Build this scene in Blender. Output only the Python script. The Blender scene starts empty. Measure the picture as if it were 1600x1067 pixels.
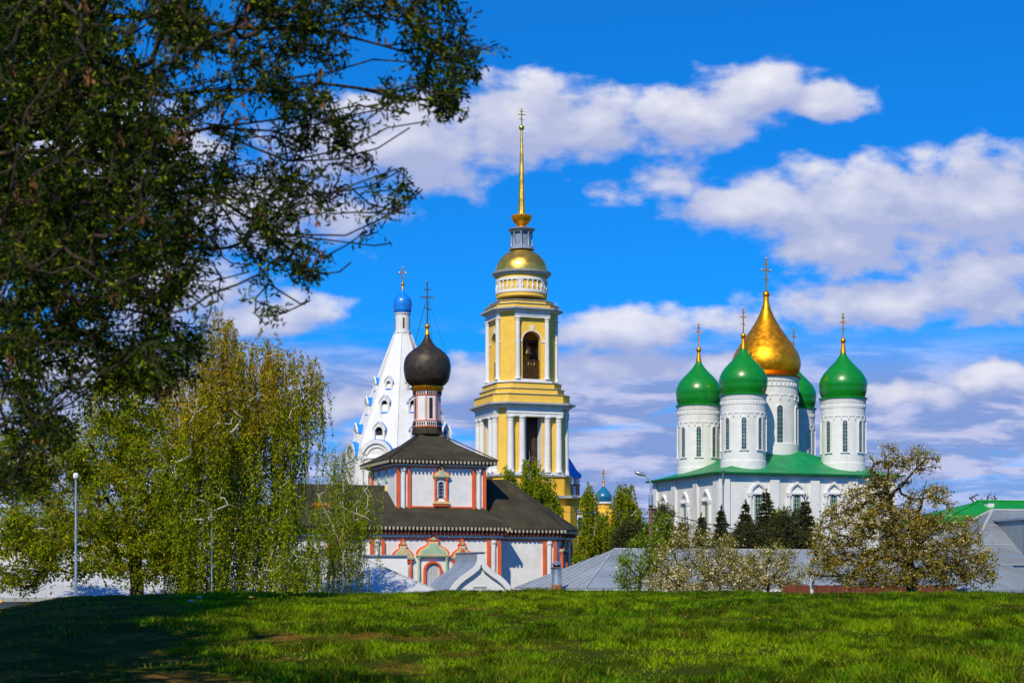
import bpy, math, random
import numpy as np
from mathutils import Vector, Matrix

random.seed(7)
rng = np.random.default_rng(11)
SC = bpy.context.scene
COL = SC.collection
R = math.radians
PI = math.pi

# ------------------------------------------------------------------ camera, world, sun
FPX = 2667.0            # focal length in pixels of the 1600 px wide photograph
EYE = 1.6
HZ = 905.0              # image row of the horizon
GZ = -0.6               # level ground beyond the bank
cam = bpy.data.cameras.new('camera')
cam.lens = 60.0
cam.sensor_width = 36.0
cam.shift_y = (HZ - 533.5) / 1600.0
cam.clip_end = 8000.0
cam.dof.use_dof = True
cam.dof.focus_distance = 120.0
cam.dof.aperture_fstop = 8.5
camo = bpy.data.objects.new('camera', cam)
camo.location = (0, 0, EYE)
camo.rotation_euler = (R(90), 0, 0)
COL.objects.link(camo)
SC.camera = camo

SUN_AZ, SUN_EL = 198.0, 43.0
to_sun = Vector((math.sin(R(SUN_AZ)) * math.cos(R(SUN_EL)), math.cos(R(SUN_AZ)) * math.cos(R(SUN_EL)), math.sin(R(SUN_EL))))
sl = bpy.data.lights.new('sun', 'SUN')
sl.energy = 4.35
sl.angle = R(0.5)
sl.color = (1.0, 0.91, 0.69)
so = bpy.data.objects.new('sun', sl)
so.rotation_euler = (-to_sun).to_track_quat('-Z', 'Y').to_euler()
so.location = (-30, -60, 60)
COL.objects.link(so)

SC.view_settings.view_transform = 'Standard'
SC.view_settings.look = 'None'
SC.view_settings.exposure = 0.1
SC.view_settings.gamma = 1.0
SC.view_settings.use_curve_mapping = False

SC.cycles.max_bounces = 6
SC.cycles.transparent_max_bounces = 6
SC.cycles.sample_clamp_indirect = 6.0


def lin(h):
    h = h.lstrip('#')
    out = []
    for i in (0, 2, 4):
        c = int(h[i:i + 2], 16) / 255.0
        out.append(c / 12.92 if c <= 0.04045 else ((c + 0.055) / 1.055) ** 2.4)
    return tuple(out)


class NT:
    """small helper for node trees"""
    def __init__(s, tree):
        s.t = tree

    def n(s, kind, **kw):
        nd = s.t.nodes.new(kind)
        for k, v in kw.items():
            setattr(nd, k, v)
        return nd

    def link(s, a, b):
        s.t.links.new(a, b)

    def val(s, sock, v):
        if hasattr(v, 'is_linked') or isinstance(v, bpy.types.NodeSocket):
            s.link(v, sock)
        else:
            sock.default_value = v

    def math(s, op, a, b=0.0, c=None, clamp=False):
        nd = s.n('ShaderNodeMath', operation=op, use_clamp=clamp)
        s.val(nd.inputs[0], a)
        s.val(nd.inputs[1], b)
        if c is not None:
            s.val(nd.inputs[2], c)
        return nd.outputs[0]

    def vmath(s, op, a, b=(0, 0, 0)):
        nd = s.n('ShaderNodeVectorMath', operation=op)
        s.val(nd.inputs[0], a)
        s.val(nd.inputs[1], b)
        return nd.outputs['Value'] if op in ('LENGTH', 'DOT_PRODUCT') else nd.outputs[0]

    def noise(s, vec, scale, detail=4.0, rough=0.5, dim='3D', dist=0.0):
        nd = s.n('ShaderNodeTexNoise', noise_dimensions=dim)
        if vec is not None:
            s.link(vec, nd.inputs['Vector'])
        nd.inputs['Scale'].default_value = scale
        nd.inputs['Detail'].default_value = detail
        nd.inputs['Roughness'].default_value = rough
        nd.inputs['Distortion'].default_value = dist
        return nd.outputs['Fac']

    def smooth(s, v, lo, hi, a=0.0, b=1.0):
        nd = s.n('ShaderNodeMapRange', interpolation_type='SMOOTHSTEP')
        s.val(nd.inputs['Value'], v)
        nd.inputs['From Min'].default_value = lo
        nd.inputs['From Max'].default_value = hi
        nd.inputs['To Min'].default_value = a
        nd.inputs['To Max'].default_value = b
        return nd.outputs['Result']

    def mix(s, f, a, b, blend='MIX'):
        nd = s.n('ShaderNodeMix', data_type='RGBA', blend_type=blend)
        s.val(nd.inputs[0], f)
        for i, v in ((6, a), (7, b)):
            if isinstance(v, bpy.types.NodeSocket):
                s.link(v, nd.inputs[i])
            else:
                nd.inputs[i].default_value = (v[0], v[1], v[2], 1.0)
        return nd.outputs[2]


# the clouds, each an ellipse of the sky: bearing and height in units of 100 px of the
# photograph's tangent plane (8 = straight ahead, 9.05 = horizon), radii, weight
CLOUDS = [
    (6.3, 2.2, 2.5, .85, 1.05), (8.3, 1.85, 1.7, .72, 1.1), (9.4, 1.9, 1.0, .62, 1.0),
    (10.9, 1.8, 1.25, .60, 1.15), (11.8, 1.45, 1.0, .58, 1.15), (12.7, 1.5, 1.0, .42, 1.05),
    (10.6, 2.8, .6, .42, .6), (9.7, 2.95, .4, .2, .4),
    (12.0, 3.2, 1.55, .62, 1.05), (13.4, 3.2, 1.8, .85, 1.1), (15.4, 3.2, 1.6, 1.05, 1.15),
    (13.3, 3.85, 1.5, .50, 1.0), (15.3, 4.3, 1.6, .6, 1.0), (14.4, 2.5, .5, .3, .5),
    (13.6, 4.75, 2.0, .46, 1.05), (15.6, 4.75, 1.2, .4, .9),
    (10.0, 5.15, 2.0, .42, 1.1), (9.5, 5.72, 1.5, .30, 1.0), (11.4, 5.75, 1.2, .2, .8), (11.7, 5.1, .9, .3, .8),
    (15.7, 5.9, .85, .36, 1.25), (13.9, 6.2, 1.2, .22, .8),
    (5.5, 6.35, 1.0, .40, 1.05), (7.3, 5.9, .7, .42, 1.0),
    (4.2, 4.9, 1.4, .4, .95), (2.6, 4.6, 1.8, .8, 1.0), (1.5, 2.5, 2.6, 1.1, 1.0),
    (4.2, 3.3, 2.0, .7, .9), (2.2, 6.3, 2.8, 1.2, 1.0),
    (18.2, 3.0, 2.0, 1.6, 1.0), (-2.5, 3.5, 3.0, 2.4, 1.0),
]


def build_world():
    w = bpy.data.worlds.new('World')
    SC.world = w
    w.use_nodes = True
    w.cycles.sampling_method = 'MANUAL'
    w.cycles.sample_map_resolution = 256
    T = NT(w.node_tree)
    bg = w.node_tree.nodes['Background']
    tc = T.n('ShaderNodeTexCoord')
    gen = tc.outputs['Generated']
    sky = T.n('ShaderNodeTexSky', sky_type='NISHITA')
    sky.sun_disc = False
    sky.sun_elevation = R(SUN_EL)
    sky.sun_rotation = R(SUN_AZ)
    sky.air_density = 1.0
    sky.dust_density = 0.0
    sky.ozone_density = 3.0
    lift = T.vmath('NORMALIZE', T.vmath('ADD', gen, (0, 0, .10)))
    T.link(lift, sky.inputs[0])
    hs = T.n('ShaderNodeHueSaturation')
    hs.inputs['Saturation'].default_value = 1.25
    T.link(sky.outputs[0], hs.inputs['Color'])
    skycol = T.mix(1.0, hs.outputs[0], SKY_TINT, 'MULTIPLY')

    # cloud density as a group so that it can be read at two places
    g = bpy.data.node_groups.new('cloud_density', 'ShaderNodeTree')
    g.interface.new_socket('P', in_out='INPUT', socket_type='NodeSocketVector')
    g.interface.new_socket('D', in_out='OUTPUT', socket_type='NodeSocketFloat')
    G = NT(g)
    gi = G.n('NodeGroupInput')
    go = G.n('NodeGroupOutput')
    P = gi.outputs[0]
    st = G.vmath('MULTIPLY', P, (.75, 1.3, 1))
    wob = G.n('ShaderNodeTexNoise', noise_dimensions='2D')
    G.link(st, wob.inputs['Vector'])
    wob.inputs['Scale'].default_value = 1.3
    wob.inputs['Detail'].default_value = 2
    off = G.vmath('SUBTRACT', wob.outputs['Color'], (.5, .5, .5))
    Pw = G.vmath('ADD', P, G.vmath('MULTIPLY', off, (.9, .55, 0)))

    def madd(a, b, c):
        nd = G.n('ShaderNodeVectorMath', operation='MULTIPLY_ADD')
        for i, v in enumerate((a, b, c)):
            G.val(nd.inputs[i], v)
        return nd.outputs[0]
    best = None
    for (cx, cy, rx, ry, wt) in CLOUDS:
        src = Pw if best is None else madd(best, (1e-7, 1e-7, 0), Pw)   # one after the other: keeps the shader's stack short
        q = madd(src, (1 / rx, 1 / ry, 0), (-cx / rx, -cy / ry, 0))
        d = G.math('MULTIPLY_ADD', G.vmath('LENGTH', q), -wt, wt)
        if best is None:
            best = d
        else:
            nd = G.n('ShaderNodeMath', operation='SMOOTH_MAX')
            G.link(best, nd.inputs[0])
            G.link(d, nd.inputs[1])
            nd.inputs[2].default_value = 0.25
            best = nd.outputs[0]
    best = G.math('MAXIMUM', best, -0.6)
    best = G.math('MINIMUM', best, 1.0)
    f1 = G.noise(st, 1.55, 7.0, 0.55, '2D')
    a = G.math('MULTIPLY', G.math('SUBTRACT', f1, 0.5), 1.35)
    G.link(G.math('ADD', best, a), go.inputs[0])

    sx = T.n('ShaderNodeSeparateXYZ')
    T.link(gen, sx.inputs[0])
    yy = T.math('MAXIMUM', sx.outputs[1], 0.05)
    u = T.math('MULTIPLY_ADD', T.math('DIVIDE', sx.outputs[0], yy), 26.67, 8.0)
    v = T.math('MULTIPLY_ADD', T.math('DIVIDE', sx.outputs[2], yy), -26.67, 9.05)
    cb = T.n('ShaderNodeCombineXYZ')
    T.link(u, cb.inputs[0])
    T.link(v, cb.inputs[1])

    def dens(vec):
        gn = T.n('ShaderNodeGroup')
        gn.node_tree = g
        T.link(vec, gn.inputs[0])
        return gn.outputs[0]
    d0 = dens(cb.outputs[0])
    ch = T.n('ShaderNodeVectorMath', operation='MULTIPLY_ADD')
    T.link(d0, ch.inputs[0])
    ch.inputs[1].default_value = (1e-7, 1e-7, 1e-7)
    T.link(cb.outputs[0], ch.inputs[2])
    d1 = dens(T.vmath('ADD', ch.outputs[0], (-0.16, -0.42, 0)))
    alpha = T.smooth(d0, -0.10, 0.50)
    litt = T.math('SUBTRACT', d0, d1)
    lit = T.math('MULTIPLY_ADD', litt, 0.62, 0.10, clamp=True)
    low = T.smooth(v, 4.2, 7.0)                       # the low banks are greyer and more lavender
    base = T.mix(low, (.42, .46, .68), (.28, .36, .66))
    top = T.mix(low, (.86, .85, .89), (.70, .70, .82))
    ccol = T.mix(lit, base, top)
    # long flat sheets of cloud towards the horizon
    sv = T.vmath('MULTIPLY', cb.outputs[0], (.24, 1.25, 1))
    sn = T.noise(sv, 1.0, 6.0, .58, '2D', .3)
    sheet = T.math('MULTIPLY', T.smooth(sn, .29, .45), T.smooth(v, 4.9, 6.2))
    sheet = T.math('MAXIMUM', sheet, T.smooth(v, 6.4, 7.8, 0.0, .9))
    sn2 = T.noise(T.vmath('MULTIPLY', cb.outputs[0], (.50, 2.5, 1)), 1.4, 6.0, .60, '2D', .2)
    scol = T.mix(T.smooth(sn2, .40, .66), (.22, .315, .62), (.52, .54, .76))
    # elsewhere in the sky, scattered cloud
    fb = T.noise(gen, 3.2, 4.0, 0.55)
    a2 = T.smooth(fb, 0.56, 0.74)
    front = T.smooth(sx.outputs[1], 0.3, 0.6)
    alpha2 = T.math('MULTIPLY', a2, T.math('SUBTRACT', 1.0, front))
    alpha1 = T.math('MULTIPLY', alpha, T.smooth(sx.outputs[1], 0.1, 0.5))
    al = T.math('MAXIMUM', T.math('MULTIPLY', alpha1, .93), T.math('MULTIPLY', alpha2, .85))
    # the sky is brought to scene scale here; clouds are set beside it
    ten = (1 / SKS, 1 / SKS, 1 / SKS)
    f0 = T.mix(T.math('MULTIPLY', sheet, .96), skycol, T.mix(1.0, scol, ten, 'MULTIPLY'))
    fin = T.mix(al, f0, T.mix(1.0, ccol, ten, 'MULTIPLY'))
    T.link(fin, bg.inputs['Color'])
    bg.inputs['Strength'].default_value = SKS


SKS = 0.10
SKY_TINT = (.10, 1.0, 1.62)
build_world()


# ------------------------------------------------------------------ helpers
def W(px, py, d):
    """the place seen at photograph pixel px,py when it stands d metres ahead"""
    return Vector(((px - 800) / FPX * d, d, EYE + (HZ - py) / FPX * d))


def tag(o, label=None, cat=None, group=None, kind=None):
    if label:
        o['label'] = label
    if cat:
        o['category'] = cat
    if group:
        o['group'] = group
    if kind:
        o['kind'] = kind
    return o


def thing(name, label, cat, loc, rotz=0.0, group=None):
    o = bpy.data.objects.new(name, None)
    o.empty_display_size = 0.3
    o.location = loc
    o.rotation_euler = (0, 0, rotz)
    COL.objects.link(o)
    return tag(o, label, cat, group)


class Frame:
    """a building's own axes: x along its front, y into it, z up from its base"""
    def __init__(s, px, d, rot, z=GZ):
        s.o = Vector(((px - 800) / FPX * d, d, z))
        s.r = R(rot)
        s.c, s.s = math.cos(s.r), math.sin(s.r)

    def at(s, px, py, ly):
        k = (px - 800) / FPX
        lx = (k * (s.o.y + ly * s.c) - s.o.x + ly * s.s) / (s.c - k * s.s)
        d = s.o.y + lx * s.s + ly * s.c
        return lx, EYE + (HZ - py) / FPX * d - s.o.z

    def h(s, py, lx, ly):
        d = s.o.y + lx * s.s + ly * s.c
        return EYE + (HZ - py) / FPX * d - s.o.z


class MB:
    """collects shapes and links them as one mesh"""
    def __init__(s):
        s.v, s.f, s.mi = [], [], []
        s.M = Matrix.Identity(4)
        s.m = 0

    def add(s, vs, fs):
        b = len(s.v)
        s.v += [tuple(s.M @ Vector(p)) for p in vs]
        s.f += [tuple(i + b for i in f) for f in fs]
        s.mi += [s.m] * len(fs)
        return s

    def box(s, x0, x1, y0, y1, z0, z1):
        v = [(x, y, z) for z in (z0, z1) for y in (y0, y1) for x in (x0, x1)]
        return s.add(v, [(0, 2, 3, 1), (4, 5, 7, 6), (0, 1, 5, 4), (2, 6, 7, 3), (0, 4, 6, 2), (1, 3, 7, 5)])

    def loft(s, rings, caps=(True, True)):
        n = len(rings[0])
        vs = [p for r in rings for p in r]
        fs = []
        for k in range(len(rings) - 1):
            for i in range(n):
                j = (i + 1) % n
                fs.append((k * n + i, k * n + j, (k + 1) * n + j, (k + 1) * n + i))
        if caps[0]:
            fs.append(tuple(range(n - 1, -1, -1)))
        if caps[1]:
            b = (len(rings) - 1) * n
            fs.append(tuple(b + i for i in range(n)))
        return s.add(vs, fs)

    def prism(s, poly, z0, z1, top=None):
        t = top or poly
        return s.loft([[(x, y, z0) for x, y in poly], [(x, y, z1) for x, y in t]])

    def lathe(s, prof, n=32, c=(0, 0), caps=(True, True), a0=0.0):
        rings = [[(c[0] + r * math.cos(a0 + 2 * PI * i / n), c[1] + r * math.sin(a0 + 2 * PI * i / n), z) for i in range(n)] for r, z in prof]
        return s.loft(rings, caps)

    def extr(s, poly, y0, y1):
        """polygon in x,z pushed along y"""
        n = len(poly)
        vs = [(x, y0, z) for x, z in poly] + [(x, y1, z) for x, z in poly]
        fs = [tuple(range(n)), tuple(range(2 * n - 1, n - 1, -1))]
        fs += [(i, (i + 1) % n, n + (i + 1) % n, n + i) for i in range(n)]
        return s.add(vs, fs)

    def strip(s, outer, inner, y0, y1):
        """band between two open outlines in x,z pushed along y"""
        n = len(outer)
        for i in range(n - 1):
            q = [outer[i], outer[i + 1], inner[i + 1], inner[i]]
            vs = [(x, y0, z) for x, z in q] + [(x, y1, z) for x, z in q]
            fs = [(0, 1, 2, 3), (7, 6, 5, 4), (0, 4, 5, 1), (2, 6, 7, 3)]
            if i == 0:
                fs.append((0, 3, 7, 4))
            if i == n - 2:
                fs.append((1, 5, 6, 2))
            s.add(vs, fs)
        return s

    def tube(s, pts, radii, n=6):
        pts = [Vector(p) for p in pts]
        if not hasattr(radii, '__len__'):
            radii = [radii] * len(pts)
        rings = []
        for i, p in enumerate(pts):
            t = (pts[min(i + 1, len(pts) - 1)] - pts[max(i - 1, 0)]).normalized()
            a = t.cross(Vector((0, 0, 1)) if abs(t.z) < .9 else Vector((1, 0, 0))).normalized()
            b = t.cross(a)
            rings.append([tuple(p + (a * math.cos(2 * PI * k / n) + b * math.sin(2 * PI * k / n)) * radii[i]) for k in range(n)])
        return s.loft(rings)

    def wall(s, x0, x1, z0, z1, y0, y1, hx0=None, hx1=None, hz0=0, hz1=0, arch=True, n=12):
        """a slab with one opening, arched above hz1 when arch is set"""
        hole = [(hx0, hz0), (hx0, hz1)]
        if arch:
            cx, r = (hx0 + hx1) / 2, (hx1 - hx0) / 2
            hole += [(cx - r * math.cos(PI * i / n), hz1 + r * math.sin(PI * i / n)) for i in range(1, n)]
        hole += [(hx1, hz1), (hx1, hz0)]
        polys = [[(x0, z0), (hx0, z0), (hx0, z1), (x0, z1)], [(hx1, z0), (x1, z0), (x1, z1), (hx1, z1)]]
        if hz0 > z0 + 1e-4:
            polys.append([(hx0, z0), (hx1, z0), (hx1, hz0), (hx0, hz0)])
        tops = hole[1:-1]
        for a, b in zip(tops[:-1], tops[1:]):
            if b[0] - a[0] > 1e-5:
                polys.append([a, b, (b[0], z1), (a[0], z1)])
        for y in (y0, y1):
            for p in polys:
                s.add([(x, y, z) for x, z in p], [tuple(range(len(p)))])
        hl = hole + ([hole[0]] if hz0 > z0 + 1e-4 else [])
        for a, b in zip(hl[:-1], hl[1:]):
            s.add([(a[0], y0, a[1]), (b[0], y0, b[1]), (b[0], y1, b[1]), (a[0], y1, a[1])], [(0, 1, 2, 3)])
        for a, b in (((x0, z0), (x0, z1)), ((x1, z0), (x1, z1)), ((x0, z1), (x1, z1))):
            s.add([(a[0], y0, a[1]), (b[0], y0, b[1]), (b[0], y1, b[1]), (a[0], y1, a[1])], [(0, 1, 2, 3)])
        return s

    def build(s, name, mats, parent=None, smooth=None, loc=None, flip=False):
        me = bpy.data.meshes.new(name)
        me.from_pydata(s.v, [], s.f)
        if not isinstance(mats, (list, tuple)):
            mats = [mats]
        for m in mats:
            me.materials.append(m)
        if len(mats) > 1:
            me.polygons.foreach_set('material_index', s.mi)
        if smooth:
            me.polygons.foreach_set('use_smooth', [True] * len(s.f))
            me.set_sharp_from_angle(angle=R(smooth))
        me.update()
        o = bpy.data.objects.new(name, me)
        COL.objects.link(o)
        if parent:
            o.parent = parent
        if loc:
            o.location = loc
        return o


def Rz(a):
    return Matrix.Rotation(a, 4, 'Z')


def Tr(x, y, z):
    return Matrix.Translation((x, y, z))


def octo(half, a2):
    """square of half-side half whose corners are cut back to a2"""
    h, a = half, a2
    return [(-a, -h), (a, -h), (h, -a), (h, a), (a, h), (-a, h), (-h, a), (-h, -a)]


def rect(x0, x1, y0, y1):
    return [(x0, y0), (x1, y0), (x1, y1), (x0, y1)]


# ------------------------------------------------------------------ materials
def pmat(name, col, rough=.75, metal=0.0, var=.14, scale=1.2, bump=0.0, bscale=12.0, stain=None, brick=None, spec=.35, coat=0.0, fine=None):
    m = bpy.data.materials.new(name)
    m.use_nodes = True
    T = NT(m.node_tree)
    p = m.node_tree.nodes['Principled BSDF']
    p.inputs['Roughness'].default_value = rough
    p.inputs['Metallic'].default_value = metal
    p.inputs['Specular IOR Level'].default_value = spec
    p.inputs['Coat Weight'].default_value = coat
    p.inputs['Coat Roughness'].default_value = 0.15
    tc = T.n('ShaderNodeTexCoord')
    ob = tc.outputs['Object']
    nz = T.noise(ob, scale, 6.0, .6)
    lo = tuple(c * (1 - var) for c in col)
    hi = tuple(min(1.0, c * (1 + var)) for c in col)
    c = T.mix(T.smooth(nz, .3, .7), lo, hi)
    if fine:
        nf = T.noise(ob, fine[0], 5.0, .65)
        c = T.mix(T.smooth(nf, .35, .65, 0, fine[1]), c, tuple(x * .45 for x in col))
    hb = None
    if brick:
        bw, bh, mort, dark, rot = brick
        mp = T.n('ShaderNodeMapping')
        mp.inputs['Rotation'].default_value = rot
        T.link(ob, mp.inputs[0])
        br = T.n('ShaderNodeTexBrick')
        T.link(mp.outputs[0], br.inputs['Vector'])
        br.inputs['Scale'].default_value = 1.0
        br.inputs['Brick Width'].default_value = bw
        br.inputs['Row Height'].default_value = bh
        br.inputs['Mortar Size'].default_value = mort
        br.inputs['Color1'].default_value = (1.06, 1.06, 1.06, 1)
        br.inputs['Color2'].default_value = (.9, .9, .9, 1)
        br.inputs['Mortar'].default_value = (dark, dark, dark, 1)
        c = T.mix(1.0, c, br.outputs['Color'], 'MULTIPLY')
        hb = br.outputs['Fac']
    if stain:
        scol, amt, sscale, stretch = stain
        mp2 = T.n('ShaderNodeMapping')
        mp2.inputs['Scale'].default_value = (1, 1, stretch)
        T.link(ob, mp2.inputs[0])
        ns = T.noise(mp2.outputs[0], sscale, 7.0, .62)
        c = T.mix(T.smooth(ns, .5, .78, 0, amt), c, scol)
    T.link(c, p.inputs['Base Color'])
    if metal > .3:
        T.link(T.smooth(nz, .3, .7, rough * .8, rough * 1.25), p.inputs['Roughness'])
    if bump:
        bn = T.noise(ob, bscale, 5.0, .6)
        bp = T.n('ShaderNodeBump')
        bp.inputs['Strength'].default_value = bump
        bp.inputs['Distance'].default_value = .05
        T.link(bn, bp.inputs['Height'])
        T.link(bp.outputs[0], p.inputs['Normal'])
    return m


def leafmat(name, trans=.42, rough=.7):
    m = bpy.data.materials.new(name)
    m.use_nodes = True
    T = NT(m.node_tree)
    p = m.node_tree.nodes['Principled BSDF']
    out = m.node_tree.nodes['Material Output']
    at = T.n('ShaderNodeAttribute')
    at.attribute_name = 'col'
    tc = T.n('ShaderNodeTexCoord')
    nz = T.noise(tc.outputs['Object'], 2.5, 3.0)
    c = T.mix(1.0, at.outputs['Color'], T.mix(nz, (.75, .75, .75), (1.25, 1.25, 1.2)), 'MULTIPLY')
    T.link(c, p.inputs['Base Color'])
    p.inputs['Roughness'].default_value = rough
    p.inputs['Specular IOR Level'].default_value = .08
    tr = T.n('ShaderNodeBsdfTranslucent')
    T.link(T.mix(1.0, c, (1.25, 1.3, .6), 'MULTIPLY'), tr.inputs['Color'])
    mx = T.n('ShaderNodeMixShader')
    mx.inputs[0].default_value = trans
    T.link(p.outputs[0], mx.inputs[1])
    T.link(tr.outputs[0], mx.inputs[2])
    T.link(mx.outputs[0], out.inputs[0])
    return m


white = pmat('white_plaster', (.70, .69, .675), .85, var=.05, bump=.12, bscale=4, stain=((.44, .41, .35), .6, .6, .22))
whiteb = pmat('white_limewashed_brick', (.71, .70, .685), .85, var=.06, bump=.25, bscale=6, stain=((.48, .44, .38), .5, .8, .3))
yellow = pmat('yellow_paint', (.80, .50, .075), .8, var=.06, bump=.08, bscale=5, stain=((.60, .36, .07), .6, .7, .22))
yellow2 = pmat('ochre_paint', (.80, .44, .035), .8, var=.06, stain=((.6, .33, .05), .4, .6, .3))
greystone = pmat('grey_ledge_metal', (.36, .36, .37), .55, var=.12)
gold = pmat('gilding', (.98, .37, .013), .40, .88, var=.08, scale=1.6, bump=.05, bscale=3)
goldleaf = pmat('gilded_sheet', (.98, .54, .085), .32, .9, var=.12, scale=1.0, bump=.06, bscale=2.2)
copper_rim = pmat('copper_rim', (.60, .25, .05), .38, 1.0, var=.12)
greenp = pmat('green_gloss_paint', (.004, .20, .014), .33, var=.10, spec=.45, coat=.25, bump=.13, bscale=1.6)
greenroof = pmat('green_roof_sheet', (.006, .24, .070), .5, var=.18, scale=.5, brick=(3.0, .62, .03, .45, (0, 0, R(90))))
greenroof2 = pmat('bright_green_roof_sheet', (.008, .27, .022), .5, var=.1, brick=(4.0, .4, .03, .65, (0, 0, R(90))))
bluep = pmat('blue_paint', (.008, .22, .74), .42, var=.08, spec=.45)
bluedome = pmat('blue_dome_paint', (.006, .20, .70), .35, var=.08, spec=.5, coat=.3)
tealdome = pmat('teal_dome_paint', (.006, .13, .26), .36, var=.15, spec=.5, coat=.3)
shingle = pmat('brown_shingle', (.052, .045, .031), .9, spec=.08, var=.22, scale=.7, bump=.3, bscale=14, brick=(.42, .22, .02, .72, (0, 0, R(45))), stain=((.10, .095, .05), .35, .5, 1.0))
eavedark = pmat('dark_eave_timber', (.035, .022, .016), .8, var=.2)
redb = pmat('red_brown_timber', (.20, .045, .025), .8, var=.2)
toothc = pmat('pale_board_ends', (.40, .35, .25), .8, var=.15)
redt = pmat('red_trim_paint', (.66, .105, .022), .75, var=.12, stain=((.5, .2, .12), .35, 1.5, .5))
greent = pmat('pale_green_trim_paint', (.33, .46, .31), .75, var=.12)
tant = pmat('tan_trim_paint', (.72, .50, .24), .75, var=.12)
blackdome = pmat('weathered_black_sheet', (.052, .038, .026), .45, .35, var=.3, scale=1.4, bump=.2, bscale=5, stain=((.07, .10, .075), .6, 1.2, .6), brick=(.9, .30, .012, .45, (R(90), 0, 0)))
glass = pmat('dark_window_glass', (.018, .022, .022), .15, var=.3, spec=.5)
glassg = pmat('green_window_glass', (.035, .075, .055), .25, var=.3, spec=.5)
darkin = pmat('dark_timber_and_interior', (.03, .02, .015), .8, var=.3)  # timber parts, and the painted dark inside openings
steel = pmat('galvanised_steel', (.55, .57, .58), .38, .8, var=.15)
greyroof = pmat('grey_metal_roof', (.31, .345, .375), .48, .25, var=.13, scale=.45, brick=(2.0, .7, .012, .62, (0, 0, R(0))), stain=((.22, .15, .10), .45, .9, 1.0))
greyroof_b = pmat('weathered_grey_metal_roof', (.25, .285, .32), .5, .25, var=.16, scale=.4, brick=(2.2, 1.3, .014, .6, (0, 0, R(35))), stain=((.36, .30, .24), .55, .7, 1.0))
paleroof = pmat('pale_sheet_roof', (.56, .57, .58), .6, .1, var=.08, scale=.5, brick=(3.2, 1.0, .012, .75, (0, 0, 0)))
lantern = pmat('blue_grey_lead', (.24, .29, .36), .5, .3, var=.12)
concrete = pmat('pale_concrete', (.60, .58, .54), .85, var=.12, stain=((.3, .28, .25), .4, 3, .4))
rustc = pmat('rust', (.22, .10, .04), .8, var=.3, scale=6)
rustfence = pmat('rust_red_fence_paint', (.20, .055, .03), .75, var=.25, scale=2, brick=(.16, 4.0, .01, .6, (R(90), 0, 0)))
orange = pmat('orange_pipe_paint', (.70, .30, .03), .6, var=.12)
wood = pmat('weathered_pole_wood', (.20, .105, .055), .85, var=.3, scale=2, fine=(9, .6))
bronze = pmat('bell_bronze', (.20, .13, .06), .45, .9, var=.2)
cable = pmat('black_cable', (.015, .015, .016), .6)
bark = pmat('grey_brown_bark', (.075, .055, .040), .9, var=.3, scale=4, bump=.5, bscale=25)
barkd = pmat('dark_brown_bark', (.034, .022, .013), .9, var=.3, scale=4, bump=.5, bscale=25)
barkb = pmat('white_birch_bark', (.46, .42, .35), .8, var=.2, scale=2, stain=((.05, .04, .035), .85, 2.5, 3.0))
M_leaf = leafmat('leaf_surface')
M_leafd = leafmat('young_leaf_surface', .22)
M_needle = leafmat('needle_surface', .05, .7)
M_petal = leafmat('blossom_surface', .3, .7)
M_grass = leafmat('grass_blade', .3, .7)


# ------------------------------------------------------------------ noise for placing
def vnoise(x, y, seed=0):
    xi, yi = np.floor(x), np.floor(y)
    fx, fy = x - xi, y - yi
    fx, fy = fx * fx * (3 - 2 * fx), fy * fy * (3 - 2 * fy)

    def h(a, b):
        s = np.sin(a * 127.1 + b * 311.7 + seed * 74.7) * 43758.5453
        return s - np.floor(s)
    return (h(xi, yi) * (1 - fx) + h(xi + 1, yi) * fx) * (1 - fy) + (h(xi, yi + 1) * (1 - fx) + h(xi + 1, yi + 1) * fx) * fy


def fbm(x, y, seed=0, o=4):
    a, s, t = .5, 0.0, 0.0
    for i in range(o):
        s = s + a * vnoise(x, y, seed + i * 13)
        t += a
        x, y, a = x * 2.03, y * 2.03, a * .5
    return s / t


def sstep(x, a, b):
    t = np.clip((x - a) / (b - a), 0, 1)
    return t * t * (3 - 2 * t)


# ------------------------------------------------------------------ ground
PY = [-400, -50, 0, 4, 7, 10, 15, 22, 27, 30, 34, 40, 47, 55, 5000]
PZ = [-.6, -.2, 0, .15, .6, 1.0, 1.165, 1.30, 1.345, 1.29, .95, .25, -.3, GZ, GZ]


def ground_z(x, y):
    x, y = np.asarray(x, float), np.asarray(y, float)
    z = np.interp(y, PY, PZ)
    near = np.exp(-((y - 17) / 18.0) ** 2)
    slump = .40 * sstep(-x - .238 * np.clip(y, 8, 60), .35, 2.5) * near
    lump = (fbm(x * .35 + 3, y * .35, 3) - .5) * .14 + (fbm(x * 1.4, y * 1.4, 5) - .5) * .06
    return z - slump + lump * sstep(y, 2, 8) * (1 - sstep(y, 45, 60)) + .010 * np.clip(x, -4, 6) * near * .35


def build_ground():
    def axis(lo, hi, step, far):
        a = list(np.arange(lo, hi + .01, step))
        s, v = step, hi
        while v < far:
            s *= 1.35
            v += s
            a.append(v)
        s, v, pre = step, lo, []
        while v > -far:
            s *= 1.35
            v -= s
            pre.append(v)
        return np.array(pre[::-1] + a)
    xs = axis(-18, 18, .22, 4000)
    ys = axis(2, 46, .22, 4000)
    X, Y = np.meshgrid(xs, ys)
    Z = ground_z(X, Y)
    nx, ny = len(xs), len(ys)
    co = np.stack([X, Y, Z], -1).reshape(-1, 3)
    idx = np.arange(nx * ny).reshape(ny, nx)
    q = np.stack([idx[:-1, :-1], idx[:-1, 1:], idx[1:, 1:], idx[1:, :-1]], -1).reshape(-1, 4)
    o = np_mesh('ground', co, q, ground_mat())
    tag(o, kind='structure')
    return o


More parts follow.
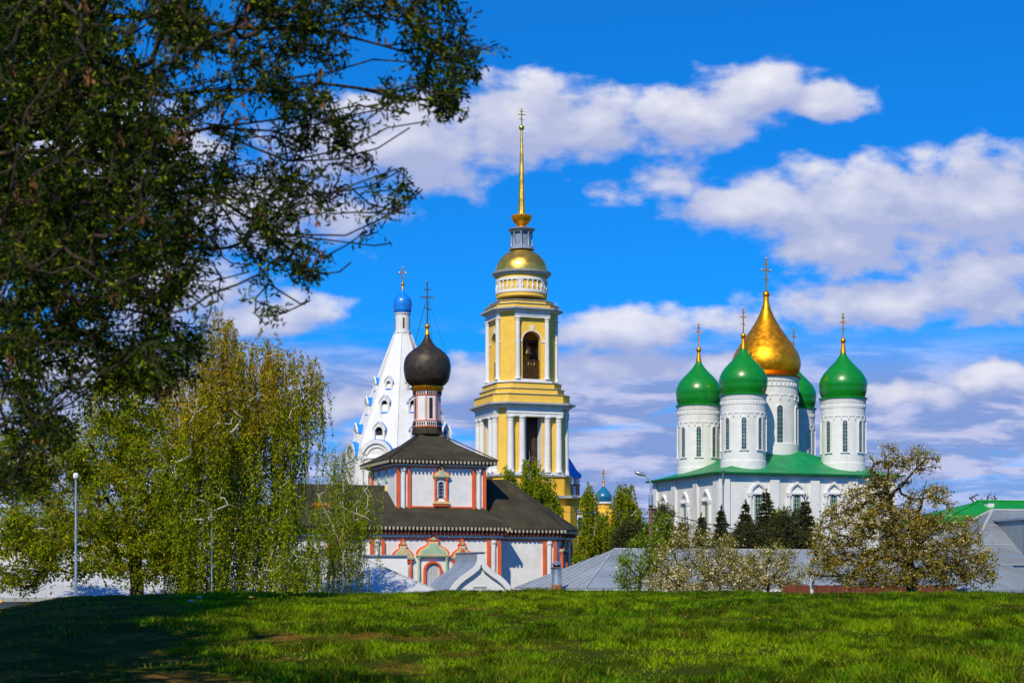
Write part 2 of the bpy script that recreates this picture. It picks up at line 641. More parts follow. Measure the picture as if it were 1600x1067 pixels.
def np_mesh(name, co, quads, mat, parent=None, cols=None, smooth=True):
    me = bpy.data.meshes.new(name)
    k = quads.shape[1]
    me.vertices.add(len(co))
    me.vertices.foreach_set('co', np.ascontiguousarray(co, np.float32).ravel())
    me.loops.add(quads.size)
    me.loops.foreach_set('vertex_index', np.ascontiguousarray(quads, np.int32).ravel())
    me.polygons.add(len(quads))
    me.polygons.foreach_set('loop_start', np.arange(0, quads.size, k, dtype=np.int32))
    me.polygons.foreach_set('use_smooth', np.full(len(quads), smooth, bool))
    if cols is not None:
        at = me.color_attributes.new('col', 'FLOAT_COLOR', 'POINT')
        c4 = np.ones((len(co), 4), np.float32)
        c4[:, :3] = cols
        at.data.foreach_set('color', c4.ravel())
    me.materials.append(mat)
    me.update(calc_edges=True)
    o = bpy.data.objects.new(name, me)
    COL.objects.link(o)
    if parent:
        o.parent = parent
    return o


def dirtmask(x, y):
    """where the bank is worn down to bare soil"""
    n = fbm(x * .9 + 9, y * .55, 21)
    left = sstep(-x, .4, 2.8) * (1 - sstep(y, 11.0, 17))
    patchy = np.clip(sstep(n + .40 * left, .66, .80), 0, 1) * np.clip(.02 + left, 0, 1)
    end = sstep(-x / np.maximum(y, 1) + (n - .5) * .10, .165, .225)          # the worn slope at the bank's end
    return np.maximum(patchy, end)


def ground_mat():
    m = bpy.data.materials.new('soil_and_turf')
    m.use_nodes = True
    T = NT(m.node_tree)
    p = m.node_tree.nodes['Principled BSDF']
    tc = T.n('ShaderNodeTexCoord')
    ob = tc.outputs['Object']
    n1 = T.noise(ob, 1.1, 6, .6)
    n2 = T.noise(ob, 14, 5, .65)
    turf = T.mix(T.smooth(n1, .35, .65), (.020, .042, .002), (.055, .060, .004))
    soil = T.mix(T.smooth(n2, .3, .7), (.085, .034, .004), (.28, .15, .028))
    sp = T.n('ShaderNodeSeparateXYZ')
    T.link(ob, sp.inputs[0])
    bare = T.math('MULTIPLY', T.smooth(T.noise(ob, .9, 5, .6), .46, .6), T.smooth(sp.outputs[0], 1.0, -2.5, 0.1, 1.0))
    c = T.mix(bare, turf, soil)
    T.link(c, p.inputs['Base Color'])
    p.inputs['Roughness'].default_value = 1.0
    p.inputs['Specular IOR Level'].default_value = .03
    bp = T.n('ShaderNodeBump')
    bp.inputs['Strength'].default_value = .6
    bp.inputs['Distance'].default_value = .04
    T.link(n2, bp.inputs['Height'])
    T.link(bp.outputs[0], p.inputs['Normal'])
    return m


build_ground()


def build_grass(n=760000):
    # blades spread over the bank, denser where they show larger
    t = rng.random(n)
    y = 7.5 + (34.0 - 7.5) * t ** 1.05
    x = (rng.random(n) * 2 - 1) * (y * .335 + 2.6)
    tuft = fbm(x * 2.6, y * 1.9, 31, 3)
    patch = fbm(x * .45 + 5, y * .45, 37, 3)
    dm = dirtmask(x, y)
    keep = rng.random(n) < (1 - .95 * dm) * (.45 + .85 * sstep(tuft, .3, .6))
    x, y, tuft, patch, dm = x[keep], y[keep], tuft[keep], patch[keep], dm[keep]
    n = len(x)
    z = ground_z(x, y)
    h = (.016 + .050 * sstep(tuft, .30, .78)) * (.5 + .9 * rng.random(n)) * (1 - .45 * dm)
    h *= .7 + .6 * patch
    wd = (.0020 + .0022 * rng.random(n)) * (1 + .035 * y)
    a = rng.random(n) * 2 * PI
    side = np.stack([np.cos(a), np.sin(a), np.zeros(n)], -1)
    la = rng.random(n) * 2 * PI
    ln = h * (.2 + .7 * rng.random(n))
    lean = np.stack([np.cos(la) * ln, np.sin(la) * ln, np.zeros(n)], -1)
    base = np.stack([x, y, z - .006], -1)
    up = np.zeros((n, 3))
    up[:, 2] = h
    v0 = base - side * wd[:, None]
    v1 = base + side * wd[:, None]
    mid = base + up * .6 + lean * .35
    v2 = mid + side * wd[:, None] * .8
    v3 = mid - side * wd[:, None] * .8
    tip = base + up + lean
    v4, v5 = tip + side * wd[:, None] * .1, tip - side * wd[:, None] * .1
    co = np.stack([v0, v1, v2, v3, v4, v5], 1).reshape(-1, 3)
    b = np.arange(n) * 6
    q = np.concatenate([np.stack([b, b + 1, b + 2, b + 3], -1), np.stack([b + 3, b + 2, b + 4, b + 5], -1)])
    lush, dry, mid_c = np.array([.042, .115, .001]), np.array([.28, .23, .020]), np.array([.17, .245, .002])
    r = rng.random(n)
    big = fbm(x * .22 + 3, y * .5 + 2, 93, 3)
    k = np.clip((patch - .5) * 1.6 + (big - .5) * 1.6 + .42 + (r - .5) * .9, 0, 1)[:, None]
    c = lush * (1 - k) + mid_c * k
    c = c * (.45 + 1.15 * sstep(fbm(x * 5.5, y * 2.6, 57, 3), .3, .7))[:, None]
    dryf = (rng.random(n) < .03 + .10 * sstep(fbm(x * .8, y * .8, 71), .5, .7) + .35 * dm)[:, None]
    c = np.where(dryf, dry * (.7 + .5 * r[:, None]), c)
    cols = np.repeat(c, 6, 0)
    o = np_mesh('grass', co, q, M_grass, cols=cols)
    tag(o, 'short green spring grass covering the bank', 'grass', kind='stuff')


build_grass()


# ------------------------------------------------------------------ pieces shared by the churches
def cross(parent, x, y, z, h, w, t, mat, name='cross', rotz=0.0):
    """three-barred cross with small trefoil ends, standing on z"""
    m = MB()
    m.M = Tr(x, y, z) @ Rz(rotz)
    m.box(-t / 2, t / 2, -t / 2, t / 2, 0, h)
    m.box(-w / 2, w / 2, -t * .45, t * .45, h * .62, h * .62 + t)
    m.box(-w * .26, w * .26, -t * .44, t * .44, h * .80, h * .80 + t * .9)
    c, s = math.cos(R(-18)), math.sin(R(-18))
    q = [(-w * .3, -t * .4), (w * .3, -t * .4), (w * .3, t * .4), (-w * .3, t * .4)]
    m.extr([(a * c - b * s, h * .36 + a * s + b * c) for a, b in q], -t * .43, t * .43)
    for ex, ez in ((-w / 2, h * .62 + t / 2), (w / 2, h * .62 + t / 2), (0, h)):
        m.lathe([(.001, ez - t * .95), (t * .8, ez - t * .4), (t * .95, ez), (t * .8, ez + t * .4), (.001, ez + t * .95)], 8, (ex, 0))
    return m.build(name, mat, parent)


def onion(rb, rw, z0, zt, rt, bulb=False):
    """onion profile: base radius, widest radius, foot, tip height, tip radius"""
    H = zt - z0
    key = [(0, rb), (.06, rb + (rw - rb) * .45), (.14, rb + (rw - rb) * .80), (.22, rw * .985), (.31, rw), (.42, rw * .935), (.53, rw * .80), (.64, rw * .60),
           (.74, rw * .395), (.84, rw * .225), (.92, rw * .13), (.97, max(rt * 1.2, rw * .085)), (1, rt)]
    if bulb == 'tall':
        key = [(0, rb), (.05, rb + (rw - rb) * .6), (.11, rb + (rw - rb) * .9), (.17, rw), (.26, rw * .955), (.37, rw * .815), (.52, rw * .57), (.67, rw * .335), (.82, rw * .165), (.92, rw * .095), (1, rt)]
    if bulb is True:
        key = [(0, rb), (.05, rb + (rw - rb) * .42), (.12, rb + (rw - rb) * .76), (.22, rw * .97), (.34, rw), (.44, rw * .985), (.53, rw * .925), (.61, rw * .79), (.68, rw * .60),
               (.74, rw * .40), (.80, rw * .265), (.87, rw * .165), (.94, max(rt * 1.25, rw * .10)), (1, rt)]
    ts = [k[0] for k in key]
    rs = [k[1] for k in key]
    out = []
    for i in range(57):
        t = i / 56
        # smooth (Catmull-Rom) reading of the key radii
        j = min(max(sum(1 for a in ts if a <= t) - 1, 0), len(ts) - 2)
        f = (t - ts[j]) / (ts[j + 1] - ts[j])
        p0, p1, p2, p3 = rs[max(j - 1, 0)], rs[j], rs[j + 1], rs[min(j + 2, len(rs) - 1)]
        r = .5 * (2 * p1 + (p2 - p0) * f + (2 * p0 - 5 * p1 + 4 * p2 - p3) * f * f + (3 * p1 - p0 - 3 * p2 + p3) * f ** 3)
        out.append((r, z0 + H * t))
    return out


def ball_prof(r, z):
    return [(max(.001, r * math.sin(PI * i / 10)), z - r * math.cos(PI * i / 10)) for i in range(11)]


def arch_pts(cx, w, zs, n=12, keel=0.0):
    """outline of an arch of width w springing at zs, with a keel tip of that height"""
    r = w / 2
    out = []
    for i in range(n + 1):
        a = PI * i / n
        x, z = cx - r * math.cos(a), zs + r * math.sin(a)
        if keel:
            z += keel * max(0, 1 - abs(x - cx) / (r * .55)) ** 1.5
        out.append((x, z))
    return out


# ------------------------------------------------------------------ yellow bell tower
def bell_tower():
    F = Frame(815, 200, 20)
    t = thing('bell_tower', 'tall yellow and white bell tower with gilded dome and long needle spire', 'bell tower', F.o, F.r)
    B = lambda py: EYE + (HZ - py) * (196 / FPX) - GZ
    D = lambda py: EYE + (HZ - py) * (200 / FPX) - GZ
    # podium
    m = MB()
    m.prism(octo(5.3, 4.0), 0, B(790))
    m.prism(octo(4.75, 3.5), B(790), B(744))
    m.build('plinth', yellow2, t)
    m = MB()
    m.prism(octo(5.5, 4.15), B(778), B(774))
    m.prism(octo(4.95, 3.65), B(744.5), B(741.5))
    m.build('ledge', [greystone], t)
    # lower tier: four walls with tall openings, four corner walls
    z0, z1 = B(741.5), B(634)
    a2, hc, hp = 3.40, 4.05, 4.62
    m = MB()
    for k in range(4):
        m.M = Rz(k * PI / 2)
        m.wall(-a2, a2, z0, z1, -hc, -hc + .8, -1.02, 1.02, z0, B(651), arch=False)
        m.loft([[(a2, -hc, z), (hc, -a2, z), (hc - .8, -a2 + .33, z), (a2 - .33, -hc + .8, z)] for z in (z0, z1)])
    m.M = Matrix.Identity(4)
    m.prism(octo(3.3, 2.6), z1 - .5, z1 - .05)
    m.prism(octo(3.3, 2.6), z0 + .02, z0 + .35)
    m.build('lower_tier', yellow, t)
    for k in range(4):
        m = MB()
        m.M = Rz(k * PI / 2)
        m.m = 0
        m.box(-1.02, 1.02, -hc + 1.35, -hc + 1.5, z0 + .1, B(651) + .4)  # added dark panel, its colour standing in for the tower's unlit interior
        m.m = 1
        for x in (-.5, 0, .5):
            m.box(x - .02, x + .02, -hc + 1.33, -hc + 1.36, z0 + .1, B(651) + .4)
        m.build('doorway_fill', [darkin, wood], t)
        m = MB()
        m.M = Rz(k * PI / 2)
        for sx in (-1, 1):
            m.box(sx * .99 - .029, sx * .99 + .029, -hc - .03, -hc + 1.35, z0 + .01, B(651) - .003)
        m.build('jamb', white, t)
    # its four porticoes
    for k in range(4):
        m = MB()
        m.M = Rz(k * PI / 2)
        m.box(-a2, a2, -hp, -hc - .002, B(651), B(637.5))
        m.box(-a2 - .05, a2 + .05, -hp - .06, -hc - .002, B(646), B(644.6))
        m.build('entablature', white, t)
        m = MB()
        m.M = Rz(k * PI / 2)
        m.box(-a2, a2, -hp, -hc - .002, z0, z0 + .28)
        m.build('base_course', white, t)
        for cx in (-2.95, -1.55, 1.55, 2.95):
            m = MB()
            m.M = Rz(k * PI / 2)
            zb, zt = z0 + .28, B(651)
            m.lathe([(.46, zb), (.46, zb + .14), (.40, zb + .24), (.375, zb + .4), (.375, zb + 2.0), (.335, zt - .62), (.335, zt - .55), (.37, zt - .5), (.37, zt - .42),
                     (.335, zt - .4), (.345, zt - .26), (.42, zt - .17), (.45, zt - .14), (.45, zt)], 20, (cx, -hc - .36 + .06))
            m.build('column', white, t, 40)
    # cornice and steps up to the belfry
    m = MB()
    m.m = 0
    m.prism(octo(4.72, 3.45), B(637.5), B(635.2))
    m.prism(octo(4.95, 3.6), B(635.2), B(632.6))
    m.m = 1
    m.prism(octo(5.28, 3.82), B(632.6), B(629.8))
    m.build('cornice', [white, greystone], t)
    m = MB()
    for (h, a, p0, p1) in ((4.72, 3.35, 629.8, 616.5), (4.22, 2.85, 616, 607), (3.98, 2.55, 606.4, 597.4)):
        m.m = 0
        m.prism(octo(h, a), B(p0), B(p1))
        m.m = 1
        m.prism(octo(h + .12, a + .06), B(p1), B(p1 - .6))
    m.build('step', [yellow, greystone], t)
    # belfry
    z0, z1 = B(594), B(482)
    a2, hc, hp = 2.12, 3.36, 3.74
    m = MB()
    m.prism(octo(3.84, 2.3), B(597), B(594))
    m.build('sill_band', white, t)
    zs = B(594) + .05
    m = MB()
    for k in range(4):
        m.M = Rz(k * PI / 2)
        m.wall(-a2, a2, z0, z1, -hc, -hc + .75, -1.13, 1.13, z0 + .15, B(531), n=16)
        m.loft([[(a2, -hc, z), (hc, -a2, z), (hc - .75, -a2 + .31, z), (a2 - .31, -hc + .75, z)] for z in (z0, z1)])
    m.M = Matrix.Identity(4)
    m.prism(octo(2.6, 1.8), z0 + .01, z0 + .2)
    m.prism(octo(2.6, 1.8), z1 - .6, z1 - .1)
    m.build('belfry', yellow, t)
    for k in range(4):
        m = MB()
        m.M = Rz(k * PI / 2)
        m.box(-a2, a2, -hp, -hc - .002, B(495), B(485.5))
        m.box(-a2 - .04, a2 + .04, -hp - .05, -hc - .002, B(492), B(491))
        m.build('entablature', white, t)
        m = MB()
        m.M = Rz(k * PI / 2)
        m.box(-a2, a2, -hp, -hc - .002, z0, z0 + .2)
        m.build('base_course', white, t)
        m = MB()
        m.M = Rz(k * PI / 2)
        # impost band and keystone
        for x0, x1 in ((-a2, -1.14), (1.14, a2)):
            m.box(x0, x1, -hc - .07, -hc - .002, B(531) - .13, B(531) + .1)
        m.extr([(-.16, B(515.5)), (.16, B(515.5)), (.25, B(507)), (-.25, B(507))], -hc - .12, -hc - .003)
        zz = B(531)
        m.strip(arch_pts(0, 2.52, zz, 16), arch_pts(0, 2.28, zz, 16), -hc - .06, -hc - .002)
        m.build('arch_trim', white, t)
        for cx in (-1.8, 1.8):
            m = MB()
            m.M = Rz(k * PI / 2)
            zb, zt = z0 + .2, B(495)
            m.lathe([(.36, zb), (.36, zb + .12), (.30, zb + .2), (.28, zb + .34), (.28, zb + 1.6), (.25, zt - .5), (.25, zt - .42), (.29, zt - .38), (.29, zt - .3),
                     (.25, zt - .28), (.26, zt - .2), (.34, zt - .12), (.35, zt - .1), (.35, zt)], 18, (cx, -hc - .24))
            m.build('column', white, t, 40)
        m = MB()
        m.M = Rz(k * PI / 2)
        for zz in (z0 + .55, z0 + 1.2, z0 + 2.4):
            m.box(-1.13, 1.13, -hc + .36, -hc + .42, zz, zz + .07)
        for i in range(10):
            x = -1.05 + i * 2.1 / 9
            m.box(x - .025, x + .025, -hc + .365, -hc + .415, z0 + .15, z0 + 2.4)
        m.build('railing', darkin, t)
    # bells on a beam
    m = MB()
    m.M = Rz(PI / 2 * 0)
    m.box(-2.6, 2.6, -2.1, -1.85, B(530), B(527))
    m.box(-2.55, 2.55, -.15, .15, B(530), B(527))
    m.box(-2.6, 2.6, 1.7, 1.95, B(530), B(527))
    m.build('bell_beam', darkin, t)

    def bell(x, y, zt, s):
        b = MB()
        b.lathe([(.001, zt), (.16 * s, zt - .02 * s), (.24 * s, zt - .12 * s), (.28 * s, zt - .4 * s), (.36 * s, zt - .75 * s), (.5 * s, zt - 1.0 * s), (.55 * s, zt - 1.08 * s), (.48 * s, zt - 1.08 * s), (.001, zt - .6 * s)], 20, (x, y))
        b.lathe([(.05 * s, zt - 1.2 * s), (.05 * s, zt - .55 * s)], 8, (x, y))
        b.box(x - .06, x + .06, y - .06, y + .06, zt - .03, zt + .35)
        b.build('bell', bronze, t, 50)
    bell(-.12, -1.97, B(533), 1.15)
    bell(1.5, 0, B(534), 1.5)
    bell(-1.4, .4, B(534), 1.0)
    for i in range(5):
        bell(-.75 + i * .36, -2.35, B(564) + .1, .32)
    # cornice and steps over the belfry
    m = MB()
    m.prism(octo(3.82, 2.16), B(485.5), B(484.2))
    m.prism(octo(4.02, 2.28), B(484.2), B(482.2))
    m.m = 1
    m.prism(octo(4.28, 2.42), B(482.2), B(479.6))
    m.build('cornice', [white, greystone], t)
    m = MB()
    for (h, a, p0, p1) in ((3.82, 2.1, 479.6, 473.4), (3.32, 1.75, 473, 467)):
        m.m = 0
        m.prism(octo(h, a), B(p0), B(p1))
        m.m = 1
        m.prism(octo(h + .13, a + .06), B(p1), B(p1 - .7))
    m.build('step', [yellow, greystone], t)
    # round drum with a balustrade band
    m = MB()
    m.lathe([(2.98, D(467)), (2.98, D(461)), (2.90, D(460.6)), (2.90, D(440.5)), (2.98, D(440)), (2.98, D(434.5))], 48)
    m.build('drum', yellow, t, 30)
    m = MB()
    for za, zb in ((461.5, 457.5), (442.5, 438.8)):
        m.lathe([(2.985, D(za)), (3.06, D(za)), (3.06, D(zb)), (2.985, D(zb))], 48, caps=(False, False))
    za, zb = D(457.5), D(442.5)
    H = zb - za
    for i in range(30):
        a = i * 2 * PI / 30
        m.lathe([(.11, za), (.11, za + .06), (.07, za + .1), (.15, za + .3 * H), (.13, za + .45 * H), (.07, za + .6 * H), (.06, za + .8 * H), (.11, za + .92 * H), (.11, zb)], 8, (2.95 * math.cos(a), 2.95 * math.sin(a)))
        a += PI / 30
        m.M = Rz(a)
        if i % 5 == 0:
            m.box(2.9, 3.03, -.16, .16, za, zb)
        m.M = Matrix.Identity(4)
    m.build('balustrade', white, t, 40)
    m = MB()
    m.lathe([(3.0, D(434.5)), (3.2, D(433.5)), (3.22, D(432.2)), (3.46, D(430.2)), (3.5, D(427.6)), (3.05, D(426.8))], 48)
    m.build('drum_cornice', greystone, t, 30)
    m = MB()
    zb, zt = D(427), D(389.6)
    pr = [(3.06 * math.cos(a) if a < 1.5 else .3, zb + (zt - zb) * math.sin(a)) for a in [i * (PI / 2) / 20 for i in range(20)]] + [(.2, zt)]
    m.lathe(pr, 24)
    m.build('dome', goldleaf, t, 60)
    m = MB()
    m.lathe([(1.55, D(391)), (1.5, D(388)), (1.32, D(386)), (1.3, D(385.2))], 8, a0=PI / 8)
    m.lathe([(1.02, D(385.2)), (1.02, D(364))], 8, a0=PI / 8)
    for i in range(8):
        a = PI / 8 + i * PI / 4
        m.lathe([(.16, D(385.2)), (.12, D(384)), (.11, D(366)), (.16, D(364))], 8, (1.18 * math.cos(a), 1.18 * math.sin(a)))
    m.lathe([(1.3, D(364)), (1.32, D(362.4)), (1.6, D(360)), (1.62, D(358.6)), (.95, D(356.2))], 8, a0=PI / 8)
    m.build('lantern', lantern, t, 30)
    m = MB()
    m.lathe([(.75, D(357)), (.7, D(355)), (.5, D(353)), (.55, D(351.5)), (.95, D(347.5)), (1.12, D(343)), (1.14, D(340)), (1.16, D(338.6)), (1.16, D(337.2)), (.5, D(336.6))], 24)
    for i in range(16):
        a = i * PI / 8
        m.lathe([(.001, D(342)), (.12, D(340.4)), (.14, D(338.8)), (.001, D(337))], 6, (1.1 * math.cos(a), 1.1 * math.sin(a)))
    m.build('spire_bowl', gold, t, 40)
    m = MB()
    m.lathe([(.47, D(337)), (.44, D(330)), (.12, D(203))], 8)
    m.lathe(ball_prof(.33, D(200)), 16)
    m.build('spire', goldleaf, t, 30)
    cross(t, 0, 0, D(196.5), D(169.5) - D(196.5), .95, .10, goldleaf)


bell_tower()


# ------------------------------------------------------------------ white cathedral with five domes
def cathedral():
    F = Frame(1202.4, 230, 18)
    t = thing('cathedral', 'large white cathedral with one gilded and four green onion domes on tall drums', 'cathedral', F.o, F.r)
    hx, y0, y1 = 12.5, -11.0, 10.3
    wt = F.h(740, -hx, y0)
    m = MB()
    m.box(-hx, hx, y0, y1, 0, wt - .2)
    m.box(-hx - .1, hx + .1, y0 - .1, y1 + .1, wt - .2, wt)
    m.build('wall', white, t)
    # pilasters
    fx = [F.at(px, 740, y0)[0] for px in (1209.5, 1272.5, 1332)]
    for x0, x1 in [(-hx, -hx + 1.35), (hx - 1.35, hx)] + [(x - .65, x + .65) for x in fx]:
        m = MB()
        m.box(x0 - (.25 if x0 < -hx + .1 else 0), x1 + (.25 if x1 > hx - .1 else 0), y0 - .28, y0 - .002, 0, wt - .21)
        m.build('pilaster', white, t)
    for yy in (y0 + 1.5 / 2, -4.0, 3.1, y1 - .7):
        m = MB()
        m.box(-hx - .28, -hx - .002, yy - .65, yy + .65, 0, wt - .21)
        m.build('pilaster', white, t)
    # windows: arched, with a keel gable on two posts

    def window(M, w, zb, zs, kb):
        m = MB()
        m.M = M
        m.m = 0
        r = w / 2
        o, i = arch_pts(0, w + .5, zs, 14), arch_pts(0, w, zs, 14)
        m.strip(o, i, -.16, -.002)
        for sx in (-1, 1):
            m.box(sx * (r + .125) - .125, sx * (r + .125) + .125, -.16, -.002, zb, zs)
            m.box(sx * (r + .62) - .14, sx * (r + .62) + .14, -.3, -.002, zb, kb - .35)
            m.box(sx * (r + .62) - .26, sx * (r + .62) + .26, -.36, -.002, kb - .35, kb - .1)
        m.box(-r - .95, r + .95, -.38, -.002, kb - .1, kb + .12)
        m.strip(arch_pts(0, w + 1.25, kb + .12, 16, .3), arch_pts(0, w + .75, kb + .12, 16, .18), -.30, -.002)
        m.m = 1
        m.extr([(-r, zb), (r, zb)] + arch_pts(0, w, zs, 14)[::-1], -.05, -.004)
        m.m = 2
        for k in (-.33, 0, .33):
            m.box(k * w - .03, k * w + .03, -.075, -.045, zb, zs + r * (.9 if k == 0 else .7))
        for k in range(1, 6):
            zz = zb + (zs - zb) * k / 5
            m.box(-r, r, -.07, -.046, zz - .03, zz + .03)
        m.build('window', [white, glassg, greent], t)
    for px in (1184, 1244.5, 1302, 1362):
        x, zs = F.at(px, 783, y0)
        kb = F.h(771, x, y0)
        window(Tr(x, y0, 0), 1.05, F.h(812, x, y0), F.h(779, x, y0), kb)
    for yy in (-7.2, -.4, 6.7):
        zs = wt - 4.1
        window(Tr(-hx, yy, 0) @ Rz(-PI / 2), .95, zs - 2.6, zs, zs + .85)
    # downpipe on the near corner
    m = MB()
    m.tube([(-hx + .1, y0 - .85, wt + .2), (-hx + .1, y0 - .8, wt - .1), (-hx + .25, y0 - .42, wt - 1.4), (-hx + .25, y0 - .42, .4)], .11, 8)
    m.lathe([(.1, wt + .1), (.28, wt + .35), (.28, wt + .45)], 8, (-hx + .1, y0 - .85))
    m.build('downpipe', steel, t)
    # roof: a low hip that sweeps up to the drums
    top = F.h(700, -.9, -4.4)
    rings = []
    ov = .95
    for k in range(9):
        f = k / 8
        e = f ** .9
        z = wt + .22 + (top - wt - .2) * (f ** 1.12)
        ax, by0, by1 = (hx + ov) * (1 - e) + 2.6 * e, (y0 - ov) * (1 - e) - 2.6 * e, (y1 + ov) * (1 - e) + 2.6 * e
        rings.append([(-ax, by0, z), (ax, by0, z), (ax, by1, z), (-ax, by1, z)])
    m = MB()
    m.loft([[(-hx - ov + .1, y0 - ov + .1, wt + .004), (hx + ov - .1, y0 - ov + .1, wt + .004), (hx + ov - .1, y1 + ov - .1, wt + .004), (-hx - ov + .1, y1 + ov - .1, wt + .004)]] + rings)
    m.build('roof', greenroof, t)

    def drum(cx, cy, rd, zb, zt, zdome, rw, ztip, zball, zcross, dmat, rim, nwin, wz0, wz1, ww, phase, sc=1.0):
        m = MB()
        m.lathe([(rd * 1.035, zb - 2.5), (rd * 1.035, zb + .55), (rd, zb + .62), (rd, zt - 2.35 * sc), (rd * 1.012, zt - 2.3 * sc), (rd * 1.012, zt - 2.2 * sc), (rd, zt - 2.15 * sc), (rd, zt - 1.25 * sc),
                 (rd * 1.02, zt - 1.2 * sc), (rd * 1.02, zt - 1.05 * sc), (rd, zt - 1.0 * sc), (rd, zt - .62 * sc), (rd * 1.025, zt - .55 * sc), (rd * 1.03, zt - .2 * sc), (rd * 1.05, zt - .1 * sc), (rd * 1.05, zt)], 56, (cx, cy))
        dr = m.build('drum', white, t, 30)
        m = MB()
        na = 20
        for i in range(na):                                            # blind arcade under the eaves
            a = phase + 2 * PI * i / na
            m.M = Tr(cx, cy, 0) @ Rz(a)
            wa = 2 * PI * rd / na
            pts = [(rd + .02, -wa / 2 * math.cos(PI * k / 8), zt - 2.35 * sc - .35 * sc + wa * .45 * math.sin(PI * k / 8)) for k in range(9)]
            m.tube(pts, .055, 5)
            m.lathe([(.001, pts[0][2] - .18), (.10, pts[0][2] - .08), (.10, pts[0][2] + .02), (.001, pts[0][2] + .08)], 6, (rd + .02, pts[0][1]))
        for i in range(44):                                            # a tooth course
            m.M = Tr(cx, cy, 0) @ Rz(2 * PI * i / 44)
            m.box(rd * 1.0, rd * 1.028, -.1, .1, zt - .98 * sc, zt - .66 * sc)
        m.build('arcade', white, dr)
        for i in range(nwin):
            a = phase + 2 * PI * i / nwin
            m = MB()
            m.M = Tr(cx, cy, 0) @ Rz(a) @ Tr(0, -rd, 0)
            zs = wz1 - ww / 2
            m.m = 0
            m.strip(arch_pts(0, ww + .34, zs, 10), arch_pts(0, ww, zs, 10), -.10, .25)
            for sx in (-1, 1):
                m.box(sx * (ww / 2 + .085) - .085, sx * (ww / 2 + .085) + .085, -.10, .25, wz0, zs)
            m.box(-ww / 2 - .3, ww / 2 + .3, -.14, .25, wz0 - .16, wz0)
            m.m = 1
            m.extr([(-ww / 2, wz0), (ww / 2, wz0)] + arch_pts(0, ww, zs, 10)[::-1], .0 - .012, .2)
            m.m = 2
            m.box(-.025, .025, -.035, -.008, wz0, zs + ww * .4)
            for k in range(1, 9):
                zz = wz0 + (zs - wz0) * k / 8
                m.box(-ww / 2, ww / 2, -.033, -.009, zz - .025, zz + .025)
            m.build('window', [white, glassg, steel], dr)
        m = MB()
        m.lathe([(rd * 1.0, zt + .002), (rd * 1.09, zt + .02), (rd * 1.1, zt + .22), (rd * .97, zt + .34)], 56, (cx, cy))
        m.build('drum_rim', rim, t, 30)
        m = MB()
        m.lathe(onion(rd * .93, rw, zdome, ztip, rw * .075, 'tall' if dmat is gold else False), 56, (cx, cy))
        dm = m.build('dome', dmat, t, 60)
        m = MB()
        if dmat is not gold:
            zc = ztip - (ztip - zdome) * .06
            m.lathe([(rw * .125, zc), (rw * .12, zc + .1), (rw * .055, zball - .3), (rw * .05, zball)], 20, (cx, cy))
        m.lathe(ball_prof((zcross - zball) * .10, zball), 20, (cx, cy))
        m.lathe([((zcross - zball) * .075, zball - .28), ((zcross - zball) * .05, zball - .4)], 16, (cx, cy))
        m.build('finial', gold, dm, 60)
        zb2 = zball + (zcross - zball) * .095
        cross(dm, cx, cy, zb2, zcross - zb2, (zcross - zb2) * .30, (zcross - zb2) * .036, gold, rotz=R(0))

    k = 221.1 / FPX
    H = lambda py: EYE + (HZ - py) * k - GZ
    for cx, cy in ((-7.25, -7.0), (7.25, -7.0), (-7.25, 7.0), (7.25, 7.0)):
        drum(cx, cy, 2.88, H(728), H(619.5), H(618), 3.14, H(540), H(524.5), H(481), greenp, greenp, 8, H(704), H(655), .60, PI / 8 * 0 + R(-24))
    k2 = 230 / FPX
    H2 = lambda py: EYE + (HZ - py) * k2 - GZ
    drum(-.5, 0, 4.25, H2(702), H2(593), H2(590), 4.62, H2(464), H2(460.5), H2(404), gold, copper_rim, 8, H2(697), H2(638), .85, R(-24) - PI / 8, 1.1)


cathedral()


